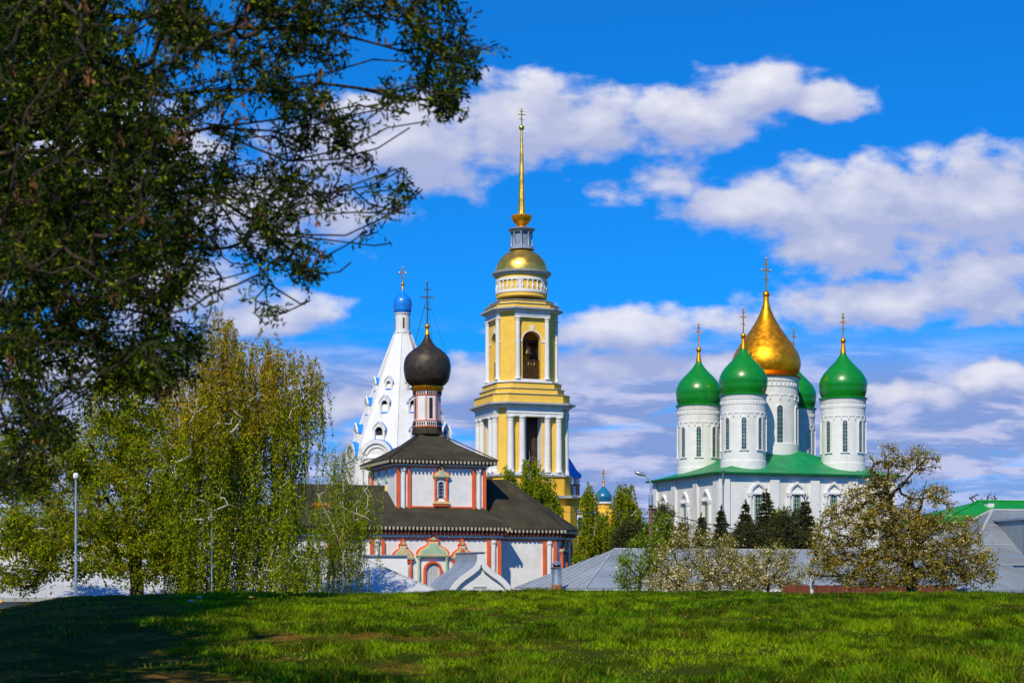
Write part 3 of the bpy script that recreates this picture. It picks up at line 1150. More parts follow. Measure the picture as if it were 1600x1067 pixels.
# ------------------------------------------------------------------ white tent tower with a blue dome
def tent_tower():
    D0 = 255
    F = Frame(629, D0, 20)
    t = thing('tent_tower', 'white octagonal tent tower with small blue onion dome and blue-trimmed dormers', 'bell tower', F.o, F.r)
    s = D0 / FPX
    Z = lambda py: EYE + (HZ - py) * s - GZ
    zb, zt = Z(706), Z(520)
    rb, rt = 7.55 / math.cos(PI / 8) * .985, 1.12 / math.cos(PI / 8)
    a0 = -PI / 2 + PI / 8
    m = MB()
    m.lathe([(rb, zb), (rt, zt)], 8, a0=a0)
    for i in range(8):                                                 # ribs on the edges
        a = a0 + i * PI / 4
        m.tube([(rb * math.cos(a), rb * math.sin(a), zb), (rt * math.cos(a), rt * math.sin(a), zt)], .09, 6)
    m.build('tent', white, t)
    m = MB()
    m.lathe([(1.30, zt - .1), (1.30, zt + .12), (1.1, zt + .16), (1.1, Z(492.5)), (1.22, Z(491.5)), (1.24, Z(489.8))], 16)
    n = m.build('neck', white, t, 40)
    for i in range(4):
        m = MB()
        m.M = Rz(i * PI / 2 + R(-8))
        m.box(-.12, .12, -1.12, -1.0, Z(514), Z(498))
        m.build('window', darkin, n)
    m = MB()
    m.lathe(onion(1.12, 1.42, Z(489.8), Z(450), .12, True), 40)
    dm = m.build('dome', bluedome, t, 60)
    m = MB()
    m.lathe([(.2, Z(452)), (.16, Z(449)), (.12, Z(447))], 12)
    m.lathe(ball_prof(.27, Z(444)), 14)
    m.build('finial', gold, dm, 60)
    cross(dm, 0, 0, Z(441.5), Z(417.5) - Z(441.5), .95, .12, gold)
    # dormer windows, three rows up the tent
    slope = (rb - rt) * math.cos(PI / 8) / (zt - zb)
    for row, (pz, w, h) in enumerate(((603.5, .72, 1.0), (636, 1.0, 1.5), (679.5, 1.28, 2.1))):
        zs = Z(pz)
        for i in range(8):
            rr = rb * math.cos(PI / 8) - (zs - h * .82 - zb) * slope
            m = MB()
            m.M = Rz(i * PI / 4) @ Tr(0, -rr, 0)
            y0 = -.10
            y1 = slope * (h + w) + .5
            m.m = 0
            ot, it = arch_pts(0, w + .62, zs, 14, .3), arch_pts(0, w, zs, 14)
            m.strip(ot, it, y0, y0 + .28)
            for sx in (-1, 1):
                xx = sx * (w / 2 + .155)
                m.box(xx - .155, xx + .155, y0, y0 + .28, zs - h * .95, zs)
            m.strip(arch_pts(0, w + .95, zs + .1, 14, .4), arch_pts(0, w + .6, zs + .1, 14, .3), y0 - .12, y0 + .10)
            m.m = 1
            tr = arch_pts(0, w + .80, zs + .02, 14, .36)
            ti = arch_pts(0, w + .40, zs + .02, 14, .2)
            m.strip(tr, ti, y0 + .10, y1 + .2)
            m.box(-w / 2, w / 2, y0 + .02, y0 + .5, zs - h * .95 - .02, zs - h * .95 + .22)
            m.m = 0
            for sx in (-1, 1):
                xx = sx * (w / 2 + .10)
                m.box(xx - .10, xx + .10, y0 + .285, y1 * .7, zs - h * .93, zs)
            m.m = 2
            m.extr([(-w / 2, zs - h * .95), (w / 2, zs - h * .95)] + it[::-1], y0 + .52, y0 + .6)
            m.build('dormer', [white, bluep, darkin], t)
    # octagonal storey under the tent with a big kokoshnik on each side
    rbase = 8.3
    m = MB()
    m.lathe([(rbase, 0), (rbase, Z(722)), (rbase * 1.02, Z(721)), (rbase * 1.02, Z(719)), (rb * .99, zb + .05)], 8, a0=a0)
    m.build('storey', white, t)
    fl = rbase * math.cos(PI / 8)
    for i in range(8):
        m = MB()
        m.M = Rz(i * PI / 4) @ Tr(0, -fl, 0)
        zs = Z(722)
        w = 5.6
        m.m = 0
        m.strip(arch_pts(0, w, zs, 18), arch_pts(0, w - 1.1, zs, 18), -.45, .3)
        m.strip(arch_pts(0, w - 1.05, zs, 18), arch_pts(0, w - 2.2, zs, 18), -.2, .35)
        m.extr([(-w / 2 + 1.0, zs)] + arch_pts(0, w - 2.1, zs, 18) + [(w / 2 - 1.0, zs)], -.02, .5)
        for sx in (-1, 1):
            m.box(sx * 2.5 - .3, sx * 2.5 + .3, -.42, .1, 0, zs)
        m.m = 1
        m.strip(arch_pts(0, w + .14, zs, 18), arch_pts(0, w - .3, zs, 18), -.35, 2.4)
        m.build('kokoshnik', [white, bluep], t)


tent_tower()


# ------------------------------------------------------------------ church with the black onion dome
OGEE = [(1, 0), (1.0, .10), (.96, .22), (.88, .34), (.76, .46), (.60, .57), (.46, .64), (.36, .70), (.34, .76), (.34, 1.0)]


def ogee(cx, hw, z, h):
    r = [(cx + hw * a, z + h * b) for a, b in OGEE]
    l = [(cx - hw * a, z + h * b) for a, b in OGEE[::-1]]
    return r + l


def church():
    F = Frame(680, 140, 20)
    t = thing('church', 'white church with red trim, brown shingle roofs and a black onion dome', 'church', F.o, F.r)
    he = F.h(822, 0, 0)
    hw = F.h(838, 0, 0)
    xl, xr = F.at(577, 838, 0)[0], F.at(783, 838, 0)[0]
    xw = -13.5
    # walls
    m = MB()
    m.box(xl, xr, 0, 11, 0, hw)
    m.box(xw, xl, .25, 11, 0, hw - .02)
    m.prism([(xr, 1.8), (11.4, 1.8), (13.6, 4.0), (13.6, 8.0), (11.4, 10.2), (xr, 10.2)], 0, hw - .03)
    m.build('wall', whiteb, t)
    # upper cube
    cxl, cxr = F.at(618, 740, 2.2)[0], F.at(759.5, 740, 2.2)[0]
    cy0, cy1 = 2.2, 2.2 + (cxr - cxl)
    cz0, cz1 = F.h(794, 0, 2.2), F.h(727, 0, 2.2)
    m = MB()
    m.box(cxl, cxr, cy0, cy1, cz0 - 1.5, cz1)
    m.build('upper_wall', whiteb, t)
    ccx, ccy = (cxl + cxr) / 2, (cy0 + cy1) / 2

    def cornice(x0, x1, y, zt, zw, M=Matrix.Identity(4), name='cornice', ov=.75):
        """teeth under the shingles, dark boarding, red dentil course, white band, red line"""
        m = MB()
        m.M = M
        H = zt - zw
        m.m = 0
        m.box(x0 - .5, x1 + .5, y - ov + .1, y - .003, zw + H * .8, zt - .03)
        m.m = 1
        m.box(x0 - .28, x1 + .28, y - .42, y - .004, zw + H * .22, zw + H * .8)
        n = max(3, int((x1 - x0) / .45))
        m.m = 1
        for i in range(n + 1):
            x = x0 + (x1 - x0) * i / n
            m.box(x - .06, x + .06, y - .50, y - .42, zw + H * .22, zw + H * .5)
        m.m = 3
        m.box(x0 - .10, x1 + .10, y - .26, y - .005, zw - .02, zw + H * .22)
        m.m = 4
        m.box(x0 - .06, x1 + .06, y - .10, y - .006, zw - .2, zw - .1)
        m.m = 2
        n = max(3, int((x1 - x0 + 1.0) / .33))
        for i in range(n + 1):                                        # board ends, cut to points
            x = x0 - .5 + (x1 - x0 + 1.0) * i / n
            yy = y - ov
            m.extr([(x - .085, zt - .02), (x + .085, zt - .02), (x + .085, zt - .24), (x, zt - .34), (x - .085, zt - .24)], yy - .02, yy + .05)
        return m.build(name, [eavedark, redb, toothc, white, redt], t)

    # front block
    cornice(xl, xr, 0, he - .04, hw - .03)
    cornice(xw, xl - .1, .25, he - .04, hw - .04)
    east_e = F.h(826, 8, 1.8)
    cornice(xr + .1, 11.4, 1.8, east_e - .05, hw - .05)
    a = math.atan2(4.0 - 1.8, 13.6 - 11.4)
    cornice(.12, 3.0, 0, east_e - .06, hw - .06, Tr(11.4, 1.8, 0) @ Rz(a))
    cornice(.1, 3.9, 0, east_e - .06, hw - .06, Tr(13.6, 4.0, 0) @ Rz(PI / 2))
    # upper cube cornices
    ue = F.h(718, 0, 2.2)
    cornice(cxl, cxr, cy0, ue - .04, cz1, name='upper_cornice')
    L = cxr - cxl
    cornice(0, L, 0, ue - .05, cz1 - .01, Tr(cxl, cy1, 0) @ Rz(-PI / 2), name='upper_cornice')
    cornice(0, L, 0, ue - .05, cz1 - .01, Tr(cxr, cy0, 0) @ Rz(PI / 2), name='upper_cornice')
    # roofs
    ridge = F.h(757.5, -6, 6.2)
    m = MB()
    ox = xr + .62
    x_hip = -10.0
    m.loft([[(-.0 + xw - .7, -.75, he - .12), (ox, -.75, he - .12), (ox, 11.7, he - .12), (xw - .7, 11.7, he - .12)],
            [(xw - .7, -.75, he), (ox, -.75, he), (ox, 11.7, he), (xw - .7, 11.7, he)],
            [(x_hip, 5.6, ridge), (xr - 2.4, 5.6, ridge), (xr - 2.4, 6.4, ridge), (x_hip, 6.4, ridge)]])
    lower = m.build('lower_roof', shingle, t)
    er = F.h(748.5, 6.5, 6)
    ex = F.at(790, 748.5, 6.0)[0]
    m = MB()
    pol = [(3.5, 1.02), (11.75, 1.02), (14.35, 3.65), (14.35, 8.35), (11.75, 10.95), (3.5, 10.95)]
    m.loft([[(x, y, east_e - .1) for x, y in pol], [(x, y, east_e) for x, y in pol],
            [(3.6, 5.9, er), (ex, 5.9, er), (ex + .1, 5.97, er), (ex + .1, 6.03, er), (ex, 6.1, er), (3.6, 6.1, er)]])
    m.build('apse_roof', shingle, t)
    m = MB()
    o = .78
    zt = F.h(672, ccx, ccy)
    r0 = [(cxl - o, cy0 - o), (cxr + o, cy0 - o), (cxr + o, cy1 + o), (cxl - o, cy1 + o)]
    rings = [[(x, y, ue - .1) for x, y in r0], [(x, y, ue) for x, y in r0]]
    for f, g in ((.25, .21), (.6, .56), (.84, .88)):
        rings.append([(ccx + (x - ccx) * (1 - f), ccy + (y - ccy) * (1 - f), ue + (zt - ue) * g) for x, y in r0])
    m.loft(rings)
    m.build('upper_roof', shingle, t)
    # flashing lines on the hips
    m = MB()
    m.tube([(cxl - o, cy0 - o, ue + .03), (ccx + (cxl - o - ccx) * .16, ccy + (cy0 - o - ccy) * .16, ue + (zt - ue) * .88 + .03)], .05, 5)
    m.tube([(cxr + o, cy0 - o, ue + .03), (ccx + (cxr + o - ccx) * .16, ccy + (cy0 - o - ccy) * .16, ue + (zt - ue) * .88 + .03)], .05, 5)
    m.build('hip_flashing', eavedark, t)

    # corner pilasters: pairs of red strips with a white one between
    def pil(M, z0, z1, w=.25):
        m = MB()
        m.M = M
        m.m = 0
        for x in (-.48, .48):
            m.box(x - w / 2, x + w / 2, -.2, -.003, z0, z1 - .25)
            m.extr([(x - w / 2, z1 - .25), (x + w / 2, z1 - .25), (x, z1)], -.19, -.004)
        m.m = 1
        m.lathe([(.24, z0), (.24, z0 + .2), (.17, z0 + .3), (.17, z1 - .4), (.24, z1 - .3), (.24, z1 - .06)], 12, (0, -.05))
        m.build('pilaster', [redt, white], t)
    for x in (xl + .66, xr - .66):
        pil(Tr(x, 0, 0), 0, hw - .2)
    for px in (522,):
        pil(Tr(F.at(px, 850, .25)[0], .25, 0), 0, hw - .2)
    pil(Tr(10.75, 1.8, 0), 0, hw - .2)
    pil(Tr(11.4, 1.8, 0) @ Rz(a) @ Tr(2.5, 0, 0), 0, hw - .2)
    pil(Tr(13.6, 4.0, 0) @ Rz(PI / 2) @ Tr(3.3, 0, 0), 0, hw - .2)
    for x in (cxl + .66, cxr - .66):
        pil(Tr(x, cy0, 0), cz0 - 1.0, cz1 - .18)
    for d in (.66,):
        pil(Tr(cxl, cy1 - d, 0) @ Rz(-PI / 2), cz0 - 1.0, cz1 - .18)
    m = MB()
    m.box(cxl + 1.3, cxr - 1.3, cy0 - .12, cy0 - .003, cz0 + .06, cz0 + .18)
    m.build('red_band', redt, t)

    # window surrounds: posts, sill, stacked ogee pediment
    def surround(x, y, zb, zo, zt, zp, w, tym, posts, ow, arch=True, M=None):
        """sill zb, opening top zo, post top zt, pediment tip zp, half width w, opening half width ow"""
        m = MB()
        m.M = M or Tr(x, y, 0)
        for sx in (-1, 1):
            m.m = 0
            xx = sx * (w - .17)
            m.lathe([(.15, zb), (.15, zb + .18), (.10, zb + .25), (.12, (zb + zt) / 2), (.10, zt - .25), (.15, zt - .18), (.15, zt)], 10, (xx, -.14))
        m.m = 1
        m.box(-w - .04, w + .04, -.32, -.003, zt, zt + .10)
        m.m = 2
        m.box(-w - .08, w + .08, -.36, -.003, zt + .10, zt + .19)
        m.m = 0 if posts is redt else 3
        hp = zp - zt - .19
        m.m = 3
        m.extr(ogee(0, w + .06, zt + .19, hp), -.24, -.003)
        m.m = 2
        m.extr(ogee(0, w - .10, zt + .19, hp * .9), -.30, -.2)
        m.m = 1
        m.extr(ogee(0, w - .26, zt + .19, hp * .78), -.33, -.2)
        m.m = 4
        m.extr(ogee(0, w - .40, zt + .19, hp * .64), -.36, -.2)
        # little crown on top
        m.m = 3
        m.extr([(-w * .42, zp), (w * .42, zp), (w * .2, zp + .22), (.09, zp + .42), (0, zp + .52), (-.09, zp + .42), (-w * .2, zp + .22)], -.28, -.003)
        m.m = 1
        m.extr([(-w * .2, zp + .02), (w * .2, zp + .02), (0, zp + .3)], -.31, -.2)
        o = m.build('window_surround', [posts, greent, tant, redt, tym], t)
        return o

    def pane(x, y, z0, z1, hwid, parent, mat=glass, grid=True, frame=white, M=None):
        m = MB()
        m.M = M or Tr(x, y, 0)
        zs = z1 - hwid * .8
        ar = [(a_[0], zs + (a_[1] - zs) * .8) for a_ in arch_pts(0, hwid * 2, zs, 12)]
        m.m = 0
        m.extr([(-hwid, z0), (hwid, z0)] + ar[::-1], -.035, -.004)
        m.m = 1
        ao = [(a_[0], zs + (a_[1] - zs) * .8) for a_ in arch_pts(0, hwid * 2 + .26, zs, 12)]
        m.strip(ao, ar, -.13, -.003)
        for sx in (-1, 1):
            m.box(sx * (hwid + .065) - .065, sx * (hwid + .065) + .065, -.13, -.003, z0, zs)
        if grid:
            m.m = 2
            for k in (-.33, .33):
                m.box(k * hwid * 2 - .022, k * hwid * 2 + .022, -.06, -.03, z0, zs + hwid * .5)
            for k in range(1, 5):
                zz = z0 + (z1 - z0) * k / 5
                m.box(-hwid, hwid, -.058, -.031, zz - .02, zz + .02)
        return m.build('window', [mat, frame, steel], parent)

    for px, tym in ((628.5, tant), (721, redt)):
        x = F.at(px, 880, 0)[0]
        h = lambda py: F.h(py, x, 0)
        s = surround(x, 0, h(915), h(879), h(873.5), h(851), .86, tym, redt, .40)
        pane(x, 0, h(910), h(879), .36, t)
        m = MB()
        m.M = Tr(x, 0, 0)
        m.box(-.86, .86, -.2, -.003, h(871.5) - .32, h(871.5) - .12)
        m.build('window_lintel', redt, t)
        m = MB()
        m.M = Tr(x, 0, 0)
        m.box(-.95, .95, -.28, -.003, h(918), h(915))
        m.build('window_sill', tant, t)
    # portal
    x = F.at(675.5, 880, 0)[0]
    h = lambda py: F.h(py, x, 0)
    surround(x, 0, h(925), h(880), h(869.5), h(844), 1.36, greent, greent, .8)
    m = MB()
    m.M = Tr(x, 0, 0)
    zs = h(891)
    m.m = 0
    m.strip(arch_pts(0, 1.56, zs, 18), arch_pts(0, 1.22, zs, 18), -.26, -.003)
    for sx in (-1, 1):
        m.box(sx * .695 - .085, sx * .695 + .085, -.26, -.003, 0, zs)
    m.m = 1
    m.extr([(-.61, 0), (.61, 0)] + arch_pts(0, 1.22, zs, 18)[::-1], -.05, -.004)
    m.m = 2
    for k in (-.36, -.12, .12, .36):
        m.box(k - .008, k + .008, -.058, -.049, 0, zs + .3)
    m.box(.3, .36, -.09, -.05, h(917), h(913))
    m.build('doorway_fill', [redt, paleroof, darkin], t)
    # upper window
    x = F.at(688.5, 760, cy0)[0]
    h = lambda py: F.h(py, x, cy0)
    surround(x, cy0, h(785), h(752), h(746), h(733), .66, greent, redt, .24)
    pane(x, cy0, h(778), h(752.5), .26, t)
    m = MB()
    m.M = Tr(x, cy0, 0)
    m.m = 0
    m.box(-.72, .72, -.3, -.003, h(787), h(783.5))
    m.m = 1
    m.box(-.66, .66, -.24, -.003, h(790.5), h(787))
    m.build('window_sill', [tant, redt], t)
    # small painted panels on the left side of the cube
    for d in (2.6, 5.0):
        M = Tr(cxl, cy1 - (L - d), 0) @ Rz(-PI / 2)
        zc = (cz0 + cz1) / 2
        m = MB()
        m.M = M
        m.extr([(-.3, zc + .5), (.3, zc + .5), (.16, zc + .9), (.08, zc + 1.4), (0, zc + 1.6), (-.08, zc + 1.4), (-.16, zc + .9)], -.12, -.003)
        m.m = 1
        m.lathe([(.06, zc + .3), (.14, zc), (.17, zc - .5), (.13, zc - .9), (.03, zc - 1.2)], 10, (0, -.06))
        m.build('wall_ornament', [greent, tant], t)
    # apse window
    M = Tr(11.4, 1.8, 0) @ Rz(a) @ Tr(1.35, 0, 0)
    h = lambda py: F.h(py, 12.4, 2.8)
    surround(0, 0, h(905), h(868), h(862), h(848), .62, redt, redt, .28, M=M)
    pane(0, 0, h(900), h(868), .28, t, M=M)
    # red chimney on the west slope
    x0, x1 = F.at(491, 800, 2.2)[0], F.at(510, 800, 2.2)[0]
    m = MB()
    m.box(x0, x1, 1.8, 2.7, he, F.h(790, x0, 2.2))
    m.box(x0 - .1, x1 + .1, 1.7, 2.8, F.h(790, x0, 2.2), F.h(786, x0, 2.2))
    m.build('chimney', redt, lower)
    # drum and dome
    dd = F.o.y + ccx * F.s + ccy * F.c
    sx = dd / FPX
    Z = lambda py: EYE + (HZ - py) * sx - GZ
    a0 = PI / 8 + PI / 2
    m = MB()
    m.M = Tr(ccx, ccy, 0)
    m.m = 2
    m.lathe([(1.35, Z(679)), (1.28, Z(670)), (1.22, Z(668))], 8, a0=a0)
    m.m = 1
    m.lathe([(1.30, Z(668.5)), (1.32, Z(667)), (1.22, Z(666.5))], 8, a0=a0)
    m.m = 0
    m.lathe([(1.22, Z(667)), (1.20, Z(658)), (1.15, Z(657)), (1.15, Z(617))], 8, a0=a0)
    m.m = 1
    m.lathe([(1.22, Z(659.2)), (1.25, Z(658.6)), (1.25, Z(657.6)), (1.16, Z(657.2))], 8, a0=a0)
    m.lathe([(1.17, Z(619.4)), (1.22, Z(618.8)), (1.22, Z(617.8)), (1.16, Z(617.2))], 8, a0=a0)
    m.m = 0
    m.lathe([(1.18, Z(617.2)), (1.20, Z(612))], 8, a0=a0)
    m.m = 3
    m.lathe([(1.24, Z(612)), (1.30, Z(610.4)), (1.38, Z(607.4)), (1.42, Z(605.8)), (1.42, Z(604.6))], 8, a0=a0)
    # dentils and beads, red corner strips
    for i in range(8):
        m.M = Tr(ccx, ccy, 0) @ Rz(i * PI / 4)
        ap = 1.15 * math.cos(PI / 8)
        for k in range(5):
            x = -.34 + k * .17
            m.m = 4
            m.box(x - .035, x + .035, -ap - .14, -ap - .03, Z(665), Z(660.5))
            m.box(x - .035, x + .035, -ap - .13, -ap - .04, Z(616.5), Z(612.6))
        m.m = 1
        for xx in (-.38, .38):
            m.box(xx - .025, xx + .025, -ap - .03, -ap + .05, Z(656), Z(621))
    dr = m.build('drum', [white, redt, shingle, gold, darkin], t)
    for i in range(4):
        m = MB()
        m.M = Tr(ccx, ccy, 0) @ Rz(i * PI / 2)
        ap = 1.15 * math.cos(PI / 8)
        m.box(-.15, .15, -ap - .02, -ap + .05, Z(655), Z(623))
        m.M = Tr(ccx, ccy, 0) @ Rz(i * PI / 2 + PI / 4)
        m.build('window', darkin, dr)
    m = MB()
    m.lathe(onion(1.22, 2.02, Z(605), Z(519), .14, True), 56, (ccx, ccy))
    dm = m.build('dome', blackdome, t, 60)
    m = MB()
    m.lathe([(.26, Z(523)), (.20, Z(520.5)), (.14, Z(519)), (.13, Z(513))], 14, (ccx, ccy))
    m.lathe(ball_prof(.23, Z(510)), 16, (ccx, ccy))
    m.build('finial', gold, dm, 60)
    cross(dm, ccx, ccy, Z(506), Z(440) - Z(506), 1.1, .085, bronze)
    m = MB()
    for ax, ay in ((-1.5, -.6), (-.8, 1.2), (1.5, -.4), (.9, 1.2)):
        n = math.hypot(ax, ay)
        m.tube([(ccx, ccy, Z(462)), (ccx + ax / n * 1.55, ccy + ay / n * 1.55, Z(547))], .012, 4)
    m.build('guy_wire', cable, dm)


church()


# ------------------------------------------------------------------ lower buildings
def hip_roof(m, x0, x1, y0, y1, ze, zr, r0, r1, th=.12):
    ym = (y0 + y1) / 2
    m.loft([[(x0, y0, ze - th), (x1, y0, ze - th), (x1, y1, ze - th), (x0, y1, ze - th)],
            [(x0, y0, ze), (x1, y0, ze), (x1, y1, ze), (x0, y1, ze)],
            [(r0, ym - .03, zr), (r1, ym - .03, zr), (r1, ym + .03, zr), (r0, ym + .03, zr)]])


def grey_house():
    F = Frame(915, 85, 20)
    t = thing('low_house', 'long low white house with blue-grey metal hip roof, behind the blossoming shrubs', 'house', F.o, F.r)
    ze = F.h(918.5, 0, 0)
    zr = F.h(857.5, 4, 5)
    r0 = F.at(960, 857.5, 5.2)[0]
    m = MB()
    m.box(.35, 25.5, .4, 10.0, 0, ze - .16)
    m.build('wall', white, t)
    m = MB()
    hip_roof(m, 0, 26, 0, 10.4, ze, zr, r0, 22.5)
    rf = m.build('roof', greyroof, t)
    m = MB()
    m.tube([(0, 0, ze + .02), (r0, 5.2, zr + .02)], .05, 6)
    m.tube([(r0, 5.2, zr + .02), (22.5, 5.2, zr + .02)], .05, 6)
    m.tube([(26, 0, ze + .02), (22.5, 5.2, zr + .02)], .05, 6)
    for k in range(1, 12):
        y = k * 10.4 / 12
        f = min(y, 10.4 - y) / 5.2
        m.tube([(.01, y, ze + .015), (r0 * f, y, ze + (zr - ze) * f + .015)], .018, 4)
    m.build('roof_seam', greystone, rf)
    m = MB()
    m.box(-.06, 26.06, -.10, -.02, ze - .2, ze - .06)
    m.box(-.10, -.02, -.06, 10.4, ze - .2, ze - .06)
    m.build('fascia', white, t)
    # flue pipe with a conical cowl
    x, y = -.4, .8
    lx = F.at(870, 900, 2.2)[0]
    Z = lambda py: F.h(py, lx, 2.2)
    m = MB()
    m.m = 1
    m.lathe([(.27, Z(925)), (.27, Z(914)), (.255, Z(913))], 16, (lx, 2.2))
    m.m = 0
    m.lathe([(.25, Z(914)), (.25, Z(887))], 16, (lx, 2.2))
    m.lathe([(.30, Z(888)), (.34, Z(886.5)), (.25, Z(885.5))], 16, (lx, 2.2))
    m.m = 2
    m.lathe([(.2, Z(886)), (.2, Z(881.5))], 12, (lx, 2.2))
    m.m = 0
    m.lathe([(.30, Z(882)), (.32, Z(881.4)), (.04, Z(876)), (.001, Z(875.6))], 16, (lx, 2.2))
    m.m = 1
    m.box(lx - .6, lx + .6, 1.7, 3.2, 0, Z(922))
    m.build('flue', [steel, rustc, darkin], t, 40)


def right_house():
    F = Frame(1490, 60, 12)
    t = thing('grey_roofed_house', 'house under a big weathered grey metal hip roof beside the apple tree', 'house', F.o, F.r)
    ze = F.h(921, 0, 0)
    yr = 5.0
    r0, zr = F.at(1551, 798, yr)
    m = MB()
    m.box(.3, 17.6, .3, 2 * yr - .3, 0, ze - .12)
    m.build('wall', white, t)
    m = MB()
    hip_roof(m, 0, 18, 0, 2 * yr, ze, zr, r0, 15)
    rf = m.build('roof', greyroof_b, t)
    m = MB()
    m.tube([(0, 0, ze + .02), (r0, yr, zr + .03)], .07, 6)
    m.tube([(0, 2 * yr, ze + .02), (r0, yr, zr + .03)], .07, 6)
    m.tube([(r0, yr, zr + .03), (15, yr, zr + .03)], .06, 6)
    for f in (.3, .55, .8):
        x0 = r0 * f
        m.tube([(x0, yr * f, ze + (zr - ze) * f + .012), (18 - 3 * f, yr * f, ze + (zr - ze) * f + .012)], .014, 4)
    m.build('roof_seam', greystone, rf)
    # dormer at the edge of the frame
    lx, z0 = F.at(1597, 880, 2.2)
    zt = F.h(812, lx, 2.2)
    m = MB()
    m.m = 0
    m.box(lx, lx + 1.6, 1.9, 5.0, ze + 1.0, zt)
    m.m = 1
    m.box(lx - .06, lx + .04, 1.84, 1.9, ze + .9, zt)
    m.box(lx - .1, lx + 1.7, 1.78, 5.0, zt, zt + .07)
    m.build('dormer', [greyroof_b, lantern], t)
    # snow rail / bracket on the slope
    lx, z0 = F.at(1584, 870, 1.55)
    m = MB()
    m.box(lx - .3, lx + .45, 1.0, 1.1, z0 - .02, z0 + .06)
    m.build('roof_bracket', steel, rf)


def green_house():
    F = Frame(1470, 112, 12)
    t = thing('green_roofed_house', 'house with bright green metal roof and white chimney behind the grey roof', 'house', F.o, F.r)
    ze = F.h(815, 0, 0)
    yr = 5.5
    r0, zr = F.at(1529, 783, yr)
    m = MB()
    m.box(.4, 23, .4, 2 * yr - .4, 0, ze - .12)
    m.build('wall', white, t)
    m = MB()
    hip_roof(m, 0, 24, 0, 2 * yr, ze, zr, r0, 21)
    rf = m.build('roof', greenroof2, t)
    m = MB()
    m.tube([(0, 0, ze + .03), (r0, yr, zr + .04)], .07, 6)
    m.tube([(r0, yr, zr + .04), (21, yr, zr + .04)], .07, 6)
    m.build('roof_seam', greenroof2, rf)
    lx, z0 = F.at(1545.5, 800, 4.2)
    m = MB()
    m.m = 0
    m.box(lx - .23, lx + .23, 3.9, 4.5, ze, F.h(785, lx, 4.2))
    m.m = 1
    m.box(lx - .29, lx + .29, 3.84, 4.56, F.h(785, lx, 4.2), F.h(782.6, lx, 4.2))
    m.build('chimney', [white, greenroof2], rf)


def gate():
    F = Frame(752, 70, 20)
    t = thing('gateway', 'white ogee-topped gateway with curved grey metal roof in front of the church', 'gate', F.o, F.r)
    s = 70 / FPX / F.c
    xs = lambda px: F.at(px, 900, 0)[0]
    h = lambda py: F.h(py, 0, 0)
    half = [(.15, 864.5), (.155, 872), (.19, 879), (.30, 885.5), (.52, 892), (.80, 899), (1.02, 906), (1.20, 914), (1.32, 922), (1.38, 930), (1.42, 945)]
    sc = (xs(803.5) - xs(702.5)) / 2 / 1.36
    L = [(-a * sc, h(p)) for a, p in half[::-1]]
    Rr = [(a * sc, h(p)) for a, p in half]
    outl = L + Rr
    inn = []
    for i, (x, z) in enumerate(outl):
        a, b = outl[max(i - 1, 0)], outl[min(i + 1, len(outl) - 1)]
        dx, dz = b[0] - a[0], b[1] - a[1]
        n = math.hypot(dx, dz)
        inn.append((x + dz / n * .22, z - dx / n * .22))
    k = len(L)
    inn[k - 1] = (-.02, h(882))
    inn[k] = (.02, h(882))
    inn[k - 2], inn[k + 1] = (-.04, h(886)), (.04, h(886))
    inn[k - 3], inn[k + 2] = (-.10, h(890)), (.10, h(890))
    m = MB()
    m.strip(outl, inn, 0, .30)
    m.build('archivolt', white, t)
    m = MB()
    z0 = h(945)
    pts = [(x * .97, z - .04) for x, z in outl]
    hx0, hx1 = xs(741), xs(761.5)
    m.extr([(pts[0][0], 0)] + pts + [(pts[-1][0], 0)], .16, 2.4)
    m.build('wall', white, t)
    m = MB()
    m.m = 0
    zt = h(915.5)
    m.box(hx0 - .02, hx1 + .02, .135, .158, zt - .02, zt)
    m.box(hx0 - .02, hx0, .135, .158, 0, zt)
    m.box(hx1, hx1 + .02, .135, .158, 0, zt)
    m.m = 1
    m.box(hx0, hx1, .15, .157, zt - .10, zt - .02)
    m.m = 0
    m.build('niche', [concrete, greystone], t)
    ro = [(x * 1.02, z + .025) for x, z in outl]
    m = MB()
    m.strip(ro, [(x * .985, z - .015) for x, z in outl], .05, 2.9)
    m.build('roof', greyroof, t, 40)
    m = MB()
    m.box(-.19 * sc, .19 * sc, -.04, 2.9, h(864.5) + .03, h(864.5) + .07)
    m.build('ridge_cap', greyroof_b, t)


def shed():
    F = Frame(700, 55.6, 20)
    t = thing('pale_roofed_shed', 'low building with a pale sheet hip roof, dappled by birch shade', 'shed', F.o, F.r)
    ze = F.h(931, 0, 0)
    r1, zr = F.at(562, 871, 3.6)
    m = MB()
    m.box(-15.6, -.4, .3, 6.9, 0, ze - .12)
    m.build('wall', white, t)
    m = MB()
    hip_roof(m, -16, 0, 0, 7.2, ze, zr, -13, r1)
    rf = m.build('roof', paleroof, t)
    m = MB()
    m.tube([(0, 0, ze + .02), (r1, 3.6, zr + .03)], .035, 6)
    m.tube([(0, 7.2, ze + .02), (r1, 3.6, zr + .03)], .035, 6)
    m.tube([(-13, 3.6, zr + .03), (r1, 3.6, zr + .03)], .04, 6)
    m.build('roof_seam', greystone, rf)


